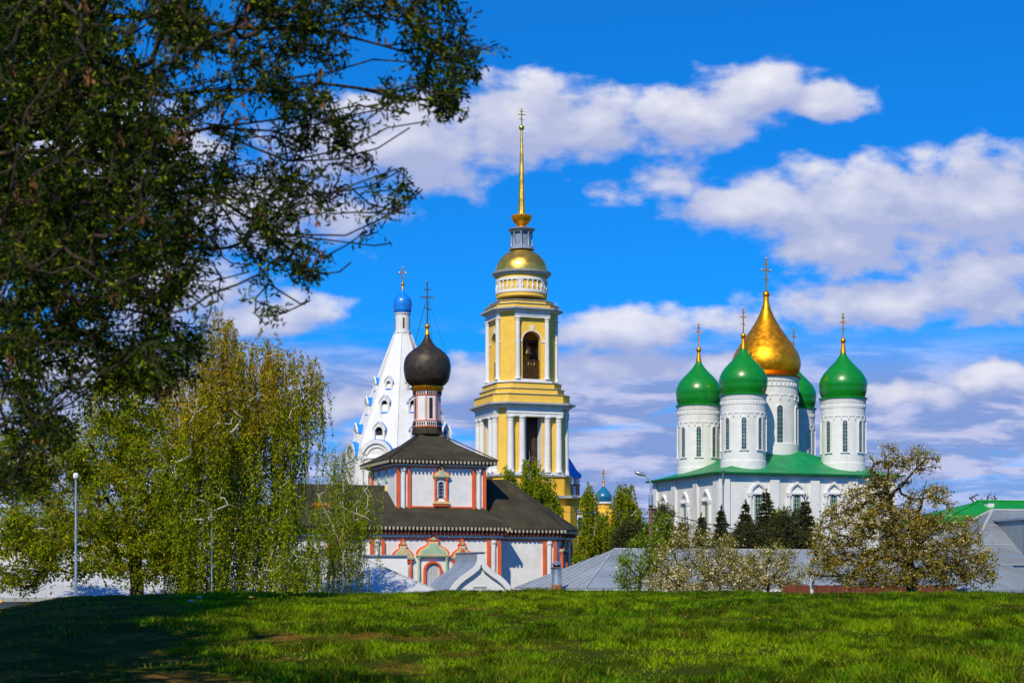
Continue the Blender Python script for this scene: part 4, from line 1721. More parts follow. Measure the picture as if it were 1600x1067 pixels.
def long_house():
    F = Frame(-60, 78, 4)
    t = thing('long_white_house', 'long white-walled house with grey roof behind the two big trees', 'house', F.o, F.r)
    ze = F.h(818, 5, 0)
    zr = F.h(772, 5, 5)
    m = MB()
    m.box(0, 14.4, 0, 10, 0, ze - .15)
    m.build('wall', white, t)
    m = MB()
    hip_roof(m, -.5, 14.9, -.5, 10.5, ze, zr, 3.5, 11)
    m.build('roof', greyroof, t)
    m = MB()
    m.box(-.4, 14.8, -.42, -.004, ze - .42, ze - .14)
    m.build('cornice', white, t)
    F2 = Frame(330, 80, 8)
    t = thing('white_wall', 'long plain white wall seen in gaps under the weeping birch', 'wall', F2.o, F2.r)
    zt = F2.h(868, 3, 0)
    m = MB()
    m.box(-1.2, 9.2, 0, .6, 0, zt)
    m.build('masonry', whiteb, t)
    m = MB()
    m.extr([(-1.3, zt), (9.3, zt), (9.3, zt + .06), (-1.3, zt + .06)], -.12, .72)
    m.build('coping', greyroof, t)


def yellow_block():
    F = Frame(886, 198, 20)
    t = thing('yellow_building', 'low ochre building with grey ledge at the foot of the bell tower', 'building', F.o, F.r)
    h = lambda py: F.h(py, 0, 0)
    x1 = F.at(930, 785, 0)[0]
    x0 = -3.0
    m = MB()
    m.box(x0, x1, 0, 9, 0, h(777))
    m.build('wall', yellow2, t)
    m = MB()
    m.m = 0
    m.box(x0 - .2, x1 + .25, -.3, 9.2, h(777), h(773.8))
    m.m = 1
    m.box(x0 - .1, x1 + .12, -.2, -.003, h(801), h(797.5))
    m.m = 0
    m.box(x0 - .14, x1 + .18, -.34, -.003, h(797.5), h(796))
    m.build('ledge', [greystone, white], t)
    for k in range(2):
        x = -.6 + k * 2.4
        m = MB()
        m.m = 0
        m.box(x - .45, x + .45, -.03, -.003, h(835), h(808))
        m.m = 1
        m.box(x - .65, x + .65, -.12, -.003, h(808), h(804))
        m.box(x - .6, x - .45, -.10, -.003, h(835), h(808))
        m.box(x + .45, x + .6, -.10, -.003, h(835), h(808))
        m.build('window', [glass, white], t)
    # small tower with teal onion dome
    F = Frame(943, 214, 20)
    t = thing('domed_turret', 'small turret with a teal onion dome and thin gilded cross behind the birches', 'turret', F.o, F.r)
    Z = lambda py: EYE + (HZ - py) * (214 / FPX) - GZ
    m = MB()
    m.lathe([(1.75, 0), (1.75, Z(806)), (1.35, Z(800)), (.98, Z(796)), (.98, Z(788)), (1.06, Z(787)), (1.06, Z(785))], 8, a0=PI / 8)
    m.build('tower', yellow2, t)
    m = MB()
    m.lathe([(1.08, Z(787.6)), (1.14, Z(786.8)), (1.14, Z(784.8)), (1.0, Z(784.2))], 16)
    m.build('cornice', white, t)
    m = MB()
    m.lathe(onion(.9, 1.08, Z(784.6), Z(757), .1), 32)
    dm = m.build('dome', tealdome, t, 60)
    m = MB()
    m.lathe([(.16, Z(759)), (.12, Z(757)), (.09, Z(753))], 10)
    m.lathe(ball_prof(.16, Z(751.5)), 12)
    m.build('finial', gold, dm, 60)
    cross(dm, 0, 0, Z(750), Z(733) - Z(750), .62, .08, gold)
    # blue-roofed porch turret just right of the bell tower
    F = Frame(898, 222, 20)
    t = thing('blue_roofed_turret', 'little white and red turret with blue gabled roof right of the bell tower', 'turret', F.o, F.r)
    Z = lambda py: EYE + (HZ - py) * (222 / FPX) - GZ
    m = MB()
    m.box(-1.0, .45, -.6, .7, 0, Z(759))
    m.m = 1
    m.box(-1.08, .52, -.68, .78, Z(759), Z(757))
    m.m = 0
    m.wall(-1.0, .45, Z(757), Z(742), -.6, -.35, -.6, .05, Z(757), Z(749), n=10)
    m.wall(-1.0, .45, Z(757), Z(742), .45, .7, -.6, .05, Z(757), Z(749), n=10)
    m.m = 2
    for x in (-.9, -.6, .05, .35):
        m.lathe([(.09, Z(775)), (.09, Z(760))], 8, (x, -.64))
    m.build('tower', [white, redb, redt], t)
    m = MB()
    m.loft([[(-1.2, -.85, Z(744)), (.62, -.85, Z(744)), (.62, .9, Z(744)), (-1.2, .9, Z(744))],
            [(-1.2, -.85, Z(742)), (.62, -.85, Z(742)), (.62, .9, Z(742)), (-1.2, .9, Z(742))],
            [(-.75, -.3, Z(735)), (.2, -.3, Z(735)), (.2, .3, Z(735)), (-.75, .3, Z(735))],
            [(-.85, -.05, Z(716)), (-.75, -.05, Z(716)), (-.75, .05, Z(716)), (-.85, .05, Z(716))]])
    m.extr(arch_pts(-.29, 1.7, Z(747), 14, .35), -.9, -.62)
    m.build('roof', bluep, t)


bldgs = (grey_house, right_house, green_house, gate, shed, long_house, yellow_block)
for b_ in bldgs:
    b_()


# ------------------------------------------------------------------ street furniture
def gz(x, y):
    return float(ground_z(x, y)) - .05


def furniture():
    # wooden lamp pole with a curved steel arm
    p = W(1017, 905, 80)
    p.z = GZ
    t = thing('street_lamp', 'brown wooden pole with curved steel arm and lamp head before the cathedral', 'street lamp', p)
    Z = lambda py: EYE + (HZ - py) * (80 / FPX) - GZ
    s = 80 / FPX
    m = MB()
    m.lathe([(.125, 0), (.095, Z(788))], 14)
    m.build('pole', wood, t, 40)
    m = MB()
    m.lathe([(.11, Z(789)), (.11, Z(773)), (.06, Z(772))], 14)
    m.m = 1
    for py in (791, 796):
        m.lathe([(.12, Z(py)), (.125, Z(py - .6)), (.12, Z(py - 1.4))], 14)
    m.build('collar', [steel, darkin], t, 40)
    m = MB()
    pts = [(0, 0, Z(772)), (0, 0, Z(762)), (-.02, 0, Z(754)), (-.09, 0, Z(748)), (-.2, 0, Z(744)), (-.3, 0, Z(742))]
    m.tube(pts, .038, 10)
    m.build('arm', steel, t, 60)
    m = MB()
    c, sn = math.cos(R(200)), math.sin(R(200))
    prof = [(-.02, .04), (.03, .075), (.12, .10), (.28, .13), (.42, .12), (.50, .07), (.52, .02)]
    rings = []
    for a_, r_ in prof:
        rings.append([(-.26 - a_ * .94, r_ * 1.0 * math.cos(q), Z(742.5) + a_ * .30 + r_ * .8 * math.sin(q)) for q in [2 * PI * k / 14 for k in range(14)]])
    m.loft(rings)
    m.build('lamp_head', steel, t, 60)
    # cable from the pole off to the right, with a slack coil
    q = W(1330, 842, 84)
    a = Vector((p.x + .1, p.y, GZ + Z(797)))
    t2 = MB()
    n = 24
    t2.tube([a.lerp(q, i / n) + Vector((0, 0, -1.0 * math.sin(PI * i / n) * .35)) for i in range(n + 1)], .022, 5)
    loop = [a + Vector((.16 + .22 * math.cos(g) - .1, -.05, -.22 + .30 * math.sin(g))) for g in [PI * .45 + i * 2 * PI * .8 / 16 for i in range(17)]]
    t2.tube(loop, .022, 5)
    t2.tube([a + Vector((.0, 0, 0)), a + Vector((.25, 0, .14)), a + Vector((.5, 0, .02)), a + Vector((.62, 0, -.2)), a + Vector((.74, 0, -.02)), a + Vector((.95, 0, -.28))], .018, 5)
    o = t2.build('power_cable', cable)
    tag(o, 'black cable sagging from the wooden lamp pole toward the apple tree', 'cable')
    t3 = MB()
    b = Vector((p.x - .1, p.y, GZ + Z(795)))
    c2 = W(880, 799, 120)
    t3.tube([b, b + Vector((-.12, 0, -.35)), b + Vector((-.2, 0, 0))] + [b.lerp(c2, i / 12) + Vector((-.2 * (1 - i / 12), 0, -.5 * math.sin(PI * i / 12) * .3)) for i in range(1, 13)], .012, 4)
    o = t3.build('thin_wire', cable)
    tag(o, 'thin dark wire running left from the wooden lamp pole', 'wire')
    # slim grey lamp post on the left, behind the bank
    p = W(118.5, 905, 41)
    p.z = float(ground_z(p.x, p.y)) - .05
    t = thing('lamp_post', 'slim pale grey lamp post with small white round head, left of the birch', 'lamp post', p)
    Z = lambda py: EYE + (HZ - py) * (41 / FPX) - p.z
    m = MB()
    m.lathe([(.042, 0), (.036, Z(905)), (.022, Z(748))], 12)
    m.build('pole', steel, t, 40)
    m = MB()
    m.lathe([(.026, Z(749)), (.06, Z(747.5)), (.07, Z(745)), (.066, Z(741)), (.05, Z(739)), (.001, Z(738.4))], 16)
    m.build('lamp_head', white, t, 60)
    # second lamp, mostly hidden in the birch
    p = W(331, 905, 45.2)
    p.z = gz(p.x, p.y)
    t = thing('park_lamp', 'lamp with round white head peeping out between the birch branches', 'street lamp', p)
    Z = lambda py: EYE + (HZ - py) * (45.2 / FPX) - p.z
    m = MB()
    m.lathe([(.03, 0), (.022, Z(815))], 10)
    m.build('pole', steel, t, 40)
    m = MB()
    m.lathe([(.03, Z(816)), (.09, Z(813)), (.10, Z(810.5)), (.08, Z(808)), (.001, Z(806.5))], 14)
    m.build('lamp_head', white, t, 60)
    # pale post by the apple tree
    p = W(1269, 905, 43)
    p.z = float(ground_z(p.x, p.y)) - .05
    Z = lambda py: EYE + (HZ - py) * (43 / FPX) - p.z
    t = thing('pipe_post', 'short pale concrete pipe post under the left edge of the apple tree', 'post', p)
    m = MB()
    m.lathe([(.055, 0), (.055, Z(889)), (.045, Z(889)), (.045, Z(891))], 14)
    m.build('pipe', concrete, t, 40)
    # rust-red board fence
    a, b = W(1229, 905, 45), W(1492, 905, 47.5)
    a.z = b.z = float(ground_z(a.x, a.y)) - .05
    d = b - a
    t = thing('board_fence', 'rust-red board fence just showing above the grass behind the apple tree', 'fence', a, math.atan2(d.y, d.x))
    L = d.length
    zt = EYE + (HZ - 914) * (45 / FPX) - a.z
    m = MB()
    k = 0
    x = 0
    while x < L:
        m.box(x, x + .135, -.012, .012, .05, zt + .012 * math.sin(k * 2.3))
        x += .14
        k += 1
    m.build('boards', rustfence, t)
    for i in range(4):
        m = MB()
        m.box(L * i / 3 - .05, L * i / 3 + .05, .03, .12, 0, zt - .05)
        m.build('post', rustfence, t)
    m = MB()
    m.box(0, L, .013, .029, zt - .3, zt - .2)
    m.box(0, L, .013, .029, .4, .5)
    m.build('rail', rustfence, t)
    # conical metal cap on a pipe
    p = W(1503, 905, 44)
    p.z = float(ground_z(p.x, p.y)) - .05
    Z = lambda py: EYE + (HZ - py) * (44 / FPX) - p.z
    t = thing('vent_cowl', 'low conical grey metal vent cap at the foot of the apple tree', 'vent', p)
    m = MB()
    m.lathe([(.14, 0), (.14, Z(921))], 16)
    m.build('pipe', concrete, t, 40)
    m = MB()
    m.lathe([(.10, Z(921.5)), (.245, Z(920)), (.25, Z(919.4)), (.09, Z(915.4)), (.03, Z(914.2)), (.001, Z(914))], 20)
    m.build('cap', paleroof, t, 40)
    # orange pipe rail at the left edge
    p = W(-20, 905, 40)
    p.z = float(ground_z(p.x, p.y)) - .05
    t = thing('pipe_rail', 'low orange pipe rail at the left foot of the grassy bank', 'rail', p)
    Z = lambda py: EYE + (HZ - py) * (40 / FPX) - p.z
    z = Z(940)
    m = MB()
    m.tube([(-3, 0, z), (.36, 0, z)], .04, 10)
    m.build('rail', orange, t, 60)
    for x in (-2.8, -1.3, .2):
        m = MB()
        m.lathe([(.035, 0), (.035, z)], 10, (x, 0))
        m.build('post', orange, t, 60)


furniture()


# ------------------------------------------------------------------ trees
def tubes_np(A, Bp, ra, rb, n):
    """frustums from A to Bp as arrays of vertices and quads"""
    t = Bp - A
    t = t / (np.linalg.norm(t, axis=1, keepdims=True) + 1e-9)
    ref = np.where(np.abs(t[:, 2:3]) < .9, np.array([[0, 0, 1.0]]), np.array([[1.0, 0, 0]]))
    a = np.cross(t, ref)
    a /= np.linalg.norm(a, axis=1, keepdims=True) + 1e-9
    b = np.cross(t, a)
    ang = 2 * PI * np.arange(n) / n
    ca, sa = np.cos(ang), np.sin(ang)
    off = a[:, None, :] * ca[None, :, None] + b[:, None, :] * sa[None, :, None]
    r0 = A[:, None, :] + off * ra[:, None, None]
    r1 = Bp[:, None, :] + off * rb[:, None, None]
    co = np.concatenate([r0, r1], 1).reshape(-1, 3)
    m = len(A)
    base = (np.arange(m) * 2 * n)[:, None]
    i = np.arange(n)[None, :]
    j = (i + 1) % n
    q = np.stack([base + i, base + j, base + n + j, base + n + i], -1).reshape(-1, 4)
    return co, q


class Skeleton:
    """branches grown one target at a time from the nearest limb"""
    def __init__(s):
        s.p, s.par = [], []

    def line(s, pts, parent=-1, step=.25, jit=0.0):
        pts = [np.array(p, float) for p in pts]
        if parent < 0 and not s.p:
            s.p.append(pts[0])
            s.par.append(-1)
            cur = 0
        else:
            cur = parent
            if np.linalg.norm(s.p[cur] - pts[0]) > 1e-3:
                pts = [s.p[cur]] + pts
        for a, b in zip(pts[:-1], pts[1:]):
            L = np.linalg.norm(b - a)
            n = max(1, int(L / step))
            for k in range(1, n + 1):
                q = a + (b - a) * k / n + rng.normal(0, jit, 3) * (0 if k == n else 1)
                s.p.append(q)
                s.par.append(cur)
                cur = len(s.p) - 1
        return cur

    def nearest(s, t, bias=0.0):
        P = np.array(s.p)
        d = np.linalg.norm(P - t, axis=1)
        if bias:
            d = d + bias * np.maximum(0, P[:, 2] - t[2])
        return int(np.argmin(d))

    def reach(s, t, step=.3, jit=.04, sag=0.0, bias=0.6):
        i = s.nearest(t, bias)
        a = s.p[i]
        L = np.linalg.norm(t - a)
        if L < step * .5:
            return i
        m = (a + t) / 2 + np.array([0, 0, -sag * L]) + rng.normal(0, .10 * L, 3)
        n = max(2, int(L / step))
        cur = i
        for k in range(1, n + 1):
            f = k / n
            q = (1 - f) ** 2 * a + 2 * f * (1 - f) * m + f * f * t + rng.normal(0, jit, 3) * (k < n)
            s.p.append(q)
            s.par.append(cur)
            cur = len(s.p) - 1
        return cur

    def mesh(s, name, mat, parent, r0, rmin, power=.5, n=5, cap=None):
        P, par = np.array(s.p), np.array(s.par)
        cnt = np.ones(len(P))
        for i in range(len(P) - 1, 0, -1):
            if par[i] >= 0:
                cnt[par[i]] += cnt[i]
        r = rmin + (r0 - rmin) * (cnt / cnt.max()) ** power
        if cap is not None:
            r = np.minimum(r, cap(P))
        k = par >= 0
        A, Bp = P[par[k]], P[k]
        ra, rb = np.minimum(r[par[k]], r[k] * 1.25), r[k]
        co, q = tubes_np(A, Bp, ra, rb, n)
        o = np.array(parent.location) if parent else 0
        return np_mesh(name, co - o, q, mat, parent)


def leaf_quads(P, D, size, cols, wid=.45, fold=.25):
    """pointed leaves at P along D; returns vertices, quads, colours"""
    n = len(P)
    D = D / (np.linalg.norm(D, axis=1, keepdims=True) + 1e-9)
    rv = rng.normal(0, 1, (n, 3))
    S = np.cross(D, rv)
    S /= np.linalg.norm(S, axis=1, keepdims=True) + 1e-9
    U = np.cross(S, D)
    sz = size[:, None]
    v0 = P
    v1 = P + D * sz * .45 + S * sz * wid * .5 + U * sz * fold * .3
    v2 = P + D * sz - U * sz * fold * .3
    v3 = P + D * sz * .45 - S * sz * wid * .5 + U * sz * fold * .3
    co = np.stack([v0, v1, v2, v3], 1).reshape(-1, 3)
    b = np.arange(n) * 4
    q = np.stack([b, b + 1, b + 2, b + 3], -1)
    return co, q, np.repeat(cols, 4, 0)


def leaf_mesh(name, P, D, size, cols, mat, parent, wid=.45, fold=.25):
    co, q, c = leaf_quads(P, D, size, cols, wid, fold)
    return np_mesh(name, co - np.array(parent.location), q, mat, parent, c, smooth=False)


def ell(n, c, r, shell=.0, squash=None):
    """points in an ellipsoid, more towards its surface when shell is high"""
    v = rng.normal(0, 1, (n, 3))
    v /= np.linalg.norm(v, axis=1, keepdims=True)
    k = rng.random(n) ** (1 / 3)
    k = k * (1 - shell) + shell * (.75 + .25 * rng.random(n))
    return np.array(c) + v * k[:, None] * np.array(r)


def palette(n, cols, spread=.18):
    cols = np.array(cols)
    i = rng.integers(0, len(cols), n)
    c = cols[i] * (1 + rng.normal(0, spread, (n, 1)))
    return np.clip(c, .002, 1)


def foliage_at(tips, n_per, spread, size, cols, droop=.4, var=.45):
    """leaf points scattered about twig ends"""
    tips = np.array(tips)
    n = len(tips) * n_per
    P = np.repeat(tips, n_per, 0) + rng.normal(0, spread, (n, 3)) * rng.choice([.55, 1.0, 1.25], (n, 1))
    D = rng.normal(0, 1, (n, 3)) + np.array([0, 0, -droop])
    sz = size * (1 + var * rng.normal(0, 1, n)).clip(.45, 1.8)
    # each spray has its own tint
    tint = np.repeat(1 + rng.normal(0, .16, (len(tips), 1)), n_per, 0)
    return P, D, sz, np.clip(palette(n, cols) * tint, .002, 1)


def lump_targets(lumps, n):
    w = np.array([l[1][0] * l[1][1] * l[1][2] for l in lumps]) ** .75
    w /= w.sum()
    out = []
    for (c, r), k in zip(lumps, (w * n).astype(int)):
        out.append(ell(max(k, 4), c, r, .35))
    return np.concatenate(out)


def grown_tree(name, label, cat, base, stems, lumps, ntar, r0, bmat, leaf, n_per, spread, cols, group=None, step=.3, rmin=.006, lmat=None, droop=.4,
               extra=None, wid=.45, crown='crown', sag=.05, jit=.04):
    t = thing(name, label, cat, base, 0, group)
    sk = Skeleton()
    b = np.array(base, float)
    first = True
    for pts in stems:
        if first:
            sk.line(pts, step=step, jit=jit * .5)
            first = False
        else:
            sk.line(pts, sk.nearest(np.array(pts[0])), step=step, jit=jit * .5)
    T = lump_targets(lumps, ntar)
    T = T[np.argsort(np.linalg.norm(T - np.array(stems[0][-1]), axis=1))]
    tips = []
    for q in T:
        i = sk.reach(q, step, jit, sag)
        tips.append(sk.p[i])
        j = sk.par[i]
        if j >= 0:
            tips.append(sk.p[j] * .5 + sk.p[i] * .5)
    sk.mesh('trunk', bmat, t, r0, rmin)
    P, D, sz, c = foliage_at(tips, n_per, spread, leaf, cols, droop)
    leaf_mesh(crown, P, D, sz, c, lmat or M_leaf, t, wid)
    if extra:
        extra(t, sk, np.array(tips))
    return t, sk, np.array(tips)


GREENS = [(0.174, 0.261, 0.0048), (0.232, 0.304, 0.0064), (0.116, 0.203, 0.0048), (0.275, 0.304, 0.0080)]
OLIVE = [(0.304, 0.275, 0.0080), (0.377, 0.304, 0.0112), (0.217, 0.239, 0.0064), (0.174, 0.246, 0.0064)]
BROWNISH = [(.19, .13, .03), (.16, .12, .02), (.22, .15, .035)]


def P3(px, py, d):
    return np.array(W(px, py, d))


def gnd(x, y):
    return float(ground_z(x, y))


# --- the tall broad tree on the left
def left_tree():
    d = 47
    x = P3(212, 905, d)[0]
    base = (x, d, gnd(x, d) - .1)
    s = d / FPX
    st = [[base, P3(213, 900, d), P3(207, 850, d), P3(196, 800, d)],
          [P3(207, 850, d), P3(175, 795, d + .6), P3(150, 740, d + .8)],
          [P3(196, 800, d), P3(210, 720, d - .3), P3(222, 640, d - .3)],
          [P3(210, 860, d), P3(245, 800, d - .4), P3(262, 720, d - .5)],
          [P3(213, 880, d), P3(150, 840, d - .5), P3(90, 815, d - .6)]]
    lm = []
    for px, py, rx, ry, dz in ((205, 640, 70, 62, 0), (150, 700, 70, 60, .5), (245, 720, 60, 70, -.4), (95, 745, 70, 55, .6), (190, 790, 80, 60, -.5), (60, 820, 66, 50, 0),
                               (120, 860, 80, 50, -.6), (215, 870, 70, 45, -.8), (25, 880, 50, 50, .2), (265, 830, 45, 60, .3), (200, 610, 40, 40, 0), (20, 730, 50, 60, .8)):
        c = P3(px, py, d + dz)
        lm.append((c, (rx * s, 1.4, ry * s)))
    grown_tree('broadleaf_tree', 'broad olive-green tree with dark forked trunk, left of the weeping birch', 'tree', base, st, lm, 1250, .20, bark, .085, 30, .14,
               GREENS + OLIVE + OLIVE, droop=.3, wid=.5, rmin=.008)


# --- the weeping birch
def weeping_birch(name, label, px, d, tops, limbs, nstr, lens, ground_py, r0, cols_top, cols_low, pz_top, pz_low, leafsize=.06, group=None, per=44, depth=1.6, trunk_to=None):
    s = d / FPX
    x = P3(px, 905, d)[0]
    base = (x, d, gnd(x, d) - .1)
    t = thing(name, label, 'tree', base, 0, group)
    sk = Skeleton()
    sk.line([base] + [P3(a, b, d + rng.normal(0, .12)) for a, b in trunk_to], step=.3, jit=.03)
    for pts in limbs:
        q = [P3(a, b, d) for a, b in pts]
        off = rng.normal(0, depth * .55)
        q = [p + np.array([0, off * (k / max(1, len(q) - 1)), 0]) for k, p in enumerate(q)]
        sk.line(q, sk.nearest(q[0]), step=.3, jit=.05)
    # secondary branches through the crown
    nodes0 = len(sk.p)
    T = lump_targets([(P3(a, b, d + rng.normal(0, .3)), (rx * s, depth, ry * s)) for a, b, rx, ry in tops], nstr)
    T = T[np.argsort(np.linalg.norm(T - np.array(sk.p[0]), axis=1))]
    tips = [sk.p[sk.reach(q, .35, .05, -.12, .2)] for q in T]
    hub = np.array(base)
    sk.mesh('trunk', barkb, t, r0, .006, .60, cap=lambda P: np.maximum(.034, .20 - .20 * np.abs(P[:, 0] - hub[0]) / .35) * (r0 / .19) ** .5)
    # hanging strands
    tips = np.array(tips)
    A, Bq, PP, DD = [], [], [], []
    for tp in tips:
        for _ in range(3):
            q = tp + rng.normal(0, .16, 3)
            L = lens[0] + (lens[1] - lens[0]) * rng.random() ** 1.5
            L = min(L, max(.25, q[2] - base[2] - .25))
            n = max(3, int(L / .22))
            sway = rng.normal(0, .14, 3)
            pts = [q + np.array([sway[0] * math.sin(k / n * 2.2) + rng.normal(0, .018), sway[1] * math.sin(k / n * 2), -L * k / n]) for k in range(n + 1)]
            for a, b in zip(pts[:-1], pts[1:]):
                A.append(a)
                Bq.append(b)
            m = int(per * L)
            f = rng.random(m) * n
            i0 = np.minimum(f.astype(int), n - 1)
            pa = np.array(pts)
            lp = pa[i0] + (pa[i0 + 1] - pa[i0]) * (f - i0)[:, None] + rng.normal(0, .042, (m, 3))
            PP.append(lp)
    A, Bq = np.array(A), np.array(Bq)
    co, qd = tubes_np(A, Bq, np.full(len(A), .0045), np.full(len(A), .004), 3)
    np_mesh('twigs', co - np.array(base), qd, barkd, t)
    PP = np.concatenate(PP)
    n = len(PP)
    DD = rng.normal(0, .6, (n, 3)) + np.array([0, 0, -.9])
    zt, zl = EYE + (HZ - pz_top) * s, EYE + (HZ - pz_low) * s
    f = np.clip((PP[:, 2] - zl) / (zt - zl) + rng.normal(0, .16, n) + (fbm(PP[:, 0] * .9, PP[:, 2] * .5, 5) - .5) * 1.2, 0, 1)[:, None]
    c = palette(n, cols_low) * (1 - f) + palette(n, cols_top) * f
    c = c * (.75 + .5 * fbm(PP[:, 0] * 1.3, PP[:, 2] * .8 + PP[:, 1], 9)[:, None])
    sz = leafsize * (1 + .3 * rng.normal(0, 1, n)).clip(.5, 1.7)
    leaf_mesh('crown', PP, DD, sz, c, M_leaf, t, .55)
    return t


LOWB = [(.285, .345, .0048), (.245, .315, .0048), (.37, .385, .0064), (.155, .225, .0048)]
TOPB = [(0.420, 0.280, 0.0144), (0.378, 0.322, 0.0112), (0.462, 0.252, 0.0160), (0.280, 0.294, 0.0080)]


def birches():
    weeping_birch('weeping_birch', 'big weeping birch with white branches and drooping yellow-green foliage', 345, 46.5,
                  [(345, 560, 42, 55), (300, 620, 46, 50), (400, 560, 56, 36), (468, 572, 34, 18), (490, 600, 12, 14), (420, 630, 55, 40), (350, 650, 70, 55), (290, 720, 46, 60), (390, 720, 75, 60),
                   (462, 640, 26, 40), (330, 800, 66, 50), (420, 800, 52, 50), (285, 830, 35, 40), (345, 515, 22, 26), (320, 880, 50, 26), (420, 880, 54, 26), (470, 880, 34, 26), (280, 890, 30, 22), (455, 780, 22, 40)],
                  [[(345, 760), (390, 690), (420, 640), (470, 610), (495, 600)], [(340, 700), (300, 640), (280, 600), (262, 590)], [(345, 640), (375, 580), (415, 560), (452, 556)],
                   [(345, 800), (300, 740), (280, 690)], [(345, 780), (400, 720), (440, 660), (430, 610)], [(344, 600), (350, 540), (348, 480), (356, 470)], [(345, 820), (410, 790), (460, 740), (490, 700)],
                   [(345, 850), (390, 840), (440, 800)], [(345, 860), (320, 830), (290, 790)]],
                  600, (.5, 2.5), 928, .19, TOPB, LOWB, 560, 760, trunk_to=[(344, 880), (346, 800), (343, 700), (346, 600), (344, 520), (347, 482)], per=50, depth=1.5, leafsize=.072)
    weeping_birch('young_birch', 'smaller birch with airy foliage between the weeping birch and the church', 538, 53.4,
                  [(535, 720, 24, 30), (560, 790, 34, 40), (520, 800, 40, 50), (545, 860, 30, 40), (500, 850, 30, 40)],
                  [[(538, 840), (560, 780), (580, 750)], [(538, 860), (510, 800), (500, 760)]],
                  140, (.4, 1.7), 928, .07, LOWB, LOWB, 700, 780, trunk_to=[(536, 880), (538, 800), (534, 740), (530, 690)], per=50, depth=.8, leafsize=.06)
    weeping_birch('birch_tree', 'birch standing against the foot of the yellow bell tower, above the church roof', 828, 168,
                  [(828, 730, 12, 24), (812, 755, 24, 22), (845, 755, 24, 24), (860, 785, 18, 22), (830, 790, 40, 20), (795, 742, 8, 18), (840, 820, 40, 30)],
                  [[(828, 800), (812, 760), (800, 735)], [(828, 780), (845, 750), (862, 752)]],
                  260, (.6, 2.4), 928, .2, LOWB + OLIVE, LOWB + GREENS, 700, 780, trunk_to=[(829, 850), (828, 780), (827, 705)], per=26, depth=2.2, leafsize=.20)
    weeping_birch('birch_tree', 'birch with drooping sprays left of the lamp pole, in front of the teal dome', 962, 122,
                  [(975, 780, 16, 26), (985, 800, 18, 26), (920, 775, 10, 28), (945, 818, 28, 18), (925, 830, 24, 34), (960, 840, 34, 30), (915, 860, 18, 26), (972, 768, 8, 14)],
                  [[(962, 840), (972, 800), (985, 762)], [(962, 850), (940, 800), (925, 740)], [(962, 860), (930, 840), (912, 810)]],
                  330, (.4, 1.9), 928, .13, GREENS, GREENS + OLIVE, 740, 800, trunk_to=[(961, 870), (964, 830), (972, 780)], per=34, depth=1.8, leafsize=.145)


# --- the blossoming apple tree on the right
def apple_tree():
    d = 42
    s = d / FPX
    x = P3(1428, 905, d)[0]
    base = (x, d, gnd(x, d) - .1)
    st = [[base, P3(1425, 900, d), P3(1418, 870, d), P3(1402, 830, d), P3(1388, 780, d), P3(1380, 745, d)],
          [P3(1418, 870, d), P3(1450, 840, d + .4), P3(1470, 800, d + .5)],
          [P3(1405, 835, d), P3(1360, 820, d - .4), P3(1310, 815, d - .4)],
          [P3(1425, 890, d), P3(1480, 880, d - .3), P3(1530, 868, d - .4)],
          [P3(1390, 780, d), P3(1420, 745, d), P3(1450, 715, d)],
          [P3(1410, 850, d), P3(1440, 790, d - .3), P3(1448, 750, d - .3)],
          [P3(1422, 880, d), P3(1370, 870, d + .4), P3(1320, 870, d + .5)]]
    lm = [(P3(a, b, d + k), (rx * s, dy, ry * s)) for a, b, rx, ry, dy, k in (
        (1395, 740, 42, 30, .6, 0), (1440, 720, 34, 24, .5, 0), (1385, 710, 26, 16, .3, 0), (1360, 780, 48, 34, .8, .3), (1320, 820, 50, 40, .9, 0), (1290, 855, 34, 34, .8, .2), (1390, 830, 60, 50, 1.0, -.3),
        (1455, 790, 40, 40, .8, 0), (1470, 850, 50, 50, 1.0, 0), (1400, 885, 70, 34, 1.0, -.4), (1330, 890, 46, 28, .8, 0), (1510, 870, 40, 34, .7, 0), (1545, 880, 18, 22, .4, 0), (1520, 830, 18, 26, .4, .3), (1490, 900, 40, 20, .7, 0), (1360, 905, 60, 16, .7, .2), (1440, 905, 50, 16, .7, -.2), (1280, 885, 24, 26, .6, 0), (1420, 830, 50, 40, .9, .4), (1530, 900, 30, 18, .5, 0))]
    LV = [(.33, .26, .014), (.42, .31, .032), (.23, .23, .009), (.52, .40, .11), (.14, .11, .008)]

    def blossoms(t, sk, tips):
        k = rng.choice(len(tips), int(len(tips) * .75), replace=False)
        P, D, sz, c = foliage_at(tips[k], 4, .08, .036, [(.54, .44, .28), (.64, .54, .38), (.48, .32, .20)], -.2)
        leaf_mesh('blossoms', P, D, sz, c, M_petal, t, .9)
    grown_tree('apple_tree', 'spreading apple tree with sparse olive leaves and faded blossom, right side', 'tree', base, st, lm, 1450, .15, barkd, .046, 15, .075, LV,
               extra=blossoms, rmin=.006, wid=.6, step=.24, jit=.035)


